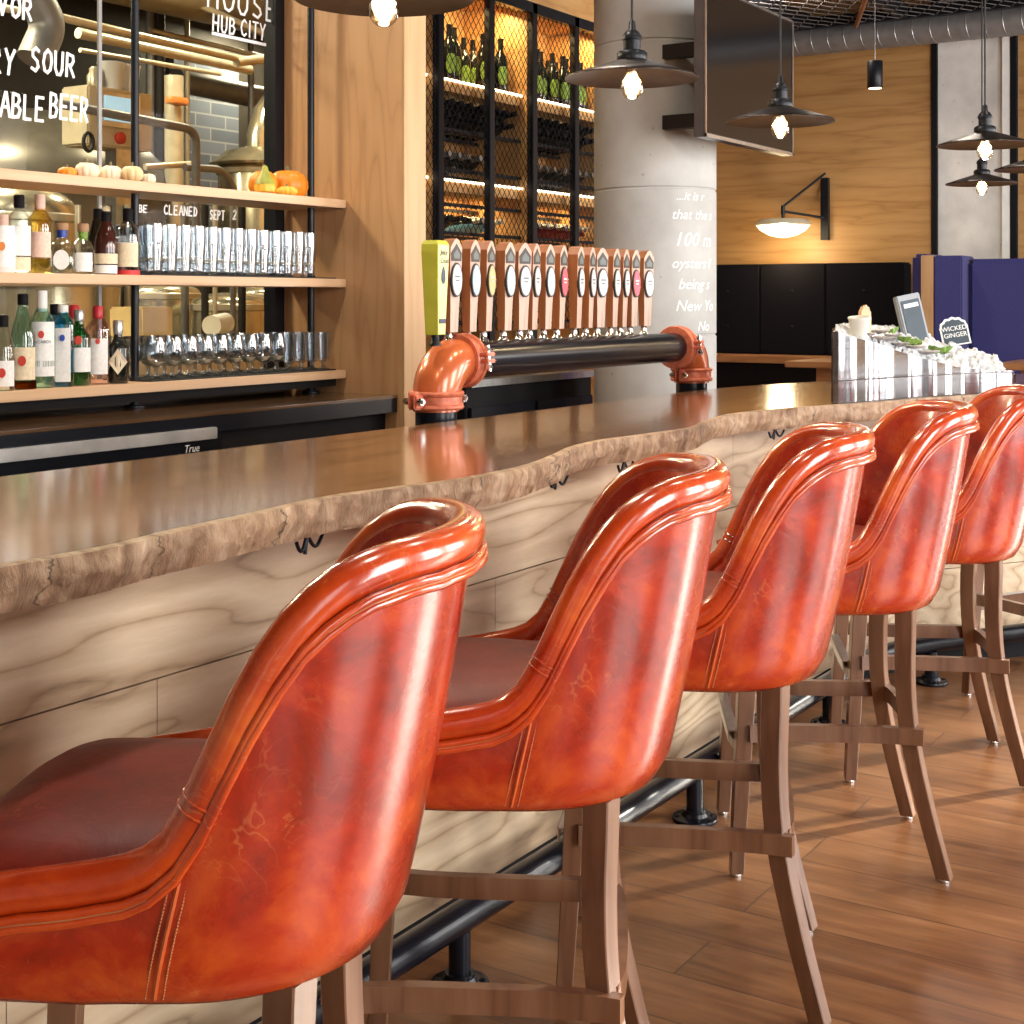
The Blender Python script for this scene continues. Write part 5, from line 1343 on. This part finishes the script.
pipe('thick curved grey duct at the upper left of the glass', [(20, -30, 6.0), (50, 25, 6.0), (34, 60, 6.0)], .09, 'duct')
for i, (l, r_, y_, rr) in enumerate([((50, 15), (252, 62), 6.0, .022), ((78, 33), (250, 70), 6.2, .030), ((80, 50), (220, 74), 6.4, .014), ((150, 30), (285, 62), 7.4, .018), ((236, 62), (300, 55), 6.0, .03), ((-10, 5), (60, 20), 6.2, .02), ((140, -20), (290, 45), 7.0, .025)]):
    pipe(['long upper golden ceiling pipe', 'thick second golden ceiling pipe', 'thin third golden ceiling pipe', 'far thin ceiling pipe above the tiles', 'short golden ceiling pipe by the window frame', 'short ceiling pipe at the left picture edge', 'highest sloping ceiling pipe under the lettering'][i]+' in the brewery', [(l[0], l[1], y_), (r_[0], r_[1], y_)], rr)
for i, (px, y_, r_, mt) in enumerate([(128, 5.6, .02, 'pipe_gold'), (185, 5.6, .022, 'duct'), (215, 5.0, .012, 'pipe_gold'), (233, 5.0, .016, 'duct'), (242, 5.1, .020, 'rubber'), (205, 4.9, .018, 'rubber'), (106, 5.5, .03, 'tank_dark'), (78, 5.2, .014, 'pipe_gold')]):
    a = WY(px, 205, y_); m = MB(); m.tube([(a.x, y_, .0), (a.x, y_, a.z)], r_, 10)
    tag(m.build('pipe', mt), 'upright pipe behind the shelves, number %s from the left post' % ('one', 'two', 'three', 'four', 'five', 'six', 'seven', 'eight')[i] if False else ['upright golden pipe beside the black shelf post', 'upright grey pipe behind the tall glasses', 'thin upright golden pipe behind the glasses', 'upright grey pipe left of a black hose', 'upright black hose near the window frame', 'upright black hose behind the middle of the glasses', 'dark upright pipe behind the bottles', 'thin upright golden pipe behind the red-capped bottle'][i], 'pipe', 'pipes in the brewery')
q = WY(177, 101, 6.5); t = thing('valve', 'orange valve handle on the upright brewery pipe', 'valve', q)
m = MB(); m.lathe([(.05, -.02), (.055, 0), (.05, .02)], (0,0,0), 16, sx=1.6); m.build('handle', 'orange_plastic', t)
a = WY(141, 307, 4.6); b = WY(174, 333, 4.6)
m = MB(); m.box((a.x, 4.6, b.z-.02), (b.x, 4.8, a.z), bev=.01); o = m.build('cardboard_box', 'paper_bag'); tag(o, 'tan cardboard box behind the bottom shelf glass', 'box')
m = MB(); m.box((a.x-.3, 4.45, .0), (b.x+.7, 4.85, b.z-.022), bev=.01); o = m.build('work_table', 'cream_metal'); tag(o, 'pale low work table behind the window under the tan box', 'table')
q = WY(200, 322, 4.62); m = MB(); m.tube([(q.x, 4.55, b.z+.03), (q.x+.16, 4.62, b.z+.04)], .045, 16); o = m.build('paper_roll', 'paper_cup'); tag(o, 'white paper roll beside the tan box behind the glass', 'paper roll')
a, b = WY(20, -70, 6.8), WY(330, 12, 7.6)
m = MB(); m.tube([a, b], .30, 32); tag(m.build('insulated_duct', 'tan_duct'), 'wide tan insulated duct under the brewery ceiling behind the lettering', 'duct')
tank(12, 5.6, .30, 1.72, 'steel hopper with a sloping lid behind the word at the left', 'tank_steel', .5, 1.2)
for i, px in enumerate((150, 158, 187, 251)):
    a = WY(px, 205, 7.6); m = MB(); m.tube([(a.x, 7.6, .0), (a.x, 7.6, 4.29)], (.03, .05, .02, .025)[i], 10)
    tag(m.build('pipe', ('duct', 'rubber', 'pipe_gold', 'duct')[i]), ['floor to ceiling grey pipe left of the valve pipe', 'floor to ceiling black pipe left of the valve pipe', 'thin golden floor to ceiling pipe beside the tiles', 'grey floor to ceiling pipe at the kettle'][i], 'pipe', 'pipes in the brewery')
# brewery ceiling lamps (warm)
for x, y, z, e in [(2.6, 5.2, 3.6, 110), (4.6, 6.4, 3.7, 150), (3.0, 7.6, 3.7, 120), (6.6, 5.9, 3.7, 55), (9.0, 8.2, 3.6, 50)]:
    t = thing('brewery_lamp', 'round ceiling lamp inside the brewery', 'ceiling lamp', (x, y, z), 0, 'brewery ceiling lamps')
    m = MB(); m.lathe([(.20, 0), (.20, .05), (.05, .10), (.02, 4.3-z-.002)], (0,0,0), 24); m.build('housing', 'black_metal', t)
    ld = bpy.data.lights.new('b', 'AREA'); ld.shape = 'DISK'; ld.size = .5; ld.energy = e; ld.color = (1, .86, .58)
    lo = bpy.data.objects.new('brewery_light', ld); lo.location = (x, y, z-.03); COL.objects.link(lo)

# ================================================================ ROOM SHELL
m = MB(); m.box((-3.2, -3.4, -.1), (12.7, 8.7, 0)); struct(m.build('floor', 'floor_planks'))
m = MB(); m.box((-3.2, -3.4, 0), (-3.1, 8.7, 4.4)); struct(m.build('wall_near', 'plaster'))
m = MB(); m.box((8.3, RB+.03, 0), (12.5, RB+.13, 4.4)) ; 
struct(MB().box((8.39, 6.9, 0), (12.5, 7.0, 4.4)).build('wall_left', 'veneer'))
struct(MB().box((8.28, RB, 0), (8.38, 6.9, 4.4)).build('wall_left_return', 'veneer'))
# window wall behind the stools
wins = [(c-.95, c+.95) for c in (-2.0, 1.5, 4.8, 8.0, 11.2)]
z0w, z1w = .35, 3.3; YW = -3.2
m = MB(); xs = [-3.2]+[v for w_ in wins for v in w_]+[12.7]
for a, b in zip(xs[::2], xs[1::2]): m.box((a, YW-.2, 0), (b, YW, 4.4))
for a, b in wins: m.box((a, YW-.2, 0), (b, YW, z0w)); m.box((a, YW-.2, z1w), (b, YW, 4.4))
struct(m.build('wall_right', 'plaster'))
for i, (a, b) in enumerate(wins):
    m = MB(); yy = YW-.10
    for q in ((a, a+.05), (b-.05, b), ((a+b)/2-.02, (a+b)/2+.02)): m.box((q[0], yy-.03, z0w), (q[1], yy+.03, z1w))
    for q in ((z0w, z0w+.05), (z1w-.05, z1w), (2.4, 2.44)): m.box((a, yy-.03, q[0]), (b, yy+.03, q[1]))
    w_ = struct(m.build('window_%d' % (i+2), 'black_metal'))
    m = MB(); m.box((a+.05, yy-.003, z0w+.05), (b-.05, yy+.003, z1w-.05)); m.build('glass_pane', 'pane', w_)
    ld = bpy.data.lights.new('daylight', 'AREA'); ld.shape = 'RECTANGLE'; ld.size = b-a-.1; ld.size_y = z1w-z0w-.1
    ld.energy = 255 if i > 0 else 50; ld.color = (1.0, .98, .96)
    lo = bpy.data.objects.new('daylight_%d' % i, ld); lo.location = ((a+b)/2, YW-.05, (z0w+z1w)/2); lo.rotation_euler = (-PI/2, 0, 0); COL.objects.link(lo)
    lo.rotation_euler = (PI/2, 0, 0)
# low daylight sun through the far windows
sn = bpy.data.lights.new('sun', 'SUN'); sn.energy = 16; sn.angle = math.radians(3); sn.color = (1, .93, .82)
so = bpy.data.objects.new('sun', sn); COL.objects.link(so)
sdir = Vector((-.80, .50, -.33)).normalized(); so.rotation_euler = sdir.to_track_quat('-Z', 'Y').to_euler()
# ceiling track spots over the stools and the bar
for i, (x, y, e) in enumerate([(1.2, .2, 14), (3.4, .3, 14), (5.6, .4, 14), (2.6, 2.7, 40), (4.6, 2.9, 30), (8.5, 2.6, 40), (10.5, 4.2, 40)]):
    t = thing('ceiling_spot', 'round ceiling spotlight above the bar', 'spotlight', (x, y, 4.1), 0, 'ceiling spotlights')
    m = MB(); m.lathe([(.12, 0), (.12, .18), (.03, .2)], (0,0,0), 20); m.build('housing', 'black_metal', t)
    ld = bpy.data.lights.new('spot', 'AREA'); ld.shape = 'DISK'; ld.size = .35; ld.energy = e; ld.color = (1, .90, .76); ld.spread = math.radians(130)
    lo = bpy.data.objects.new('spot_light', ld); lo.location = (x, y, 4.09); COL.objects.link(lo)
# lights inside the wine rack
for x in (6.41, 6.88, 7.35, 7.83):
    for z in (2.985, 2.43, 1.90):
        ld = bpy.data.lights.new('rack', 'AREA'); ld.shape = 'RECTANGLE'; ld.size = .36; ld.size_y = .1; ld.energy = 6 if z > 2.9 else 3; ld.color = (1, .74, .34)
        lo = bpy.data.objects.new('rack_light', ld); lo.location = (x, RY+(.12 if z > 2.9 else .30), z-.004); COL.objects.link(lo); lo.rotation_euler = (math.radians(20), 0, 0)
# world
w = bpy.data.worlds.new('World'); SC.world = w; w.use_nodes = True
nt = w.node_tree; bg = nt.nodes['Background']; sky = nt.nodes.new('ShaderNodeTexSky'); sky.sky_type = 'HOSEK_WILKIE'; sky.turbidity = 3
sky.sun_direction = (.42, -.8, .5)
nt.links.new(sky.outputs[0], bg.inputs[0]); bg.inputs[1].default_value = 1.2

# ================================================================ CAMERA
cd = bpy.data.cameras.new('camera'); cam = bpy.data.objects.new('camera', cd); COL.objects.link(cam)
cam.location = (0, 0, HC); cam.rotation_euler = (PI/2, 0, math.atan2(SA, CA)-PI/2)
cd.sensor_width = 36; cd.lens = 36*FP/1024; cd.shift_y = -212/1024; cd.clip_start = .05
SC.camera = cam
SC.view_settings.view_transform = 'Standard'; SC.view_settings.look = 'None'; SC.view_settings.gamma = 1
SC.view_settings.exposure = 0.0; SC.view_settings.use_curve_mapping = False
SC.cycles.max_bounces = 10; SC.cycles.transparent_max_bounces = 24; SC.cycles.transmission_bounces = 8; SC.cycles.caustics_reflective = False; SC.cycles.caustics_refractive = False
SC.cycles.sample_clamp_indirect = 4; SC.cycles.use_denoising = True
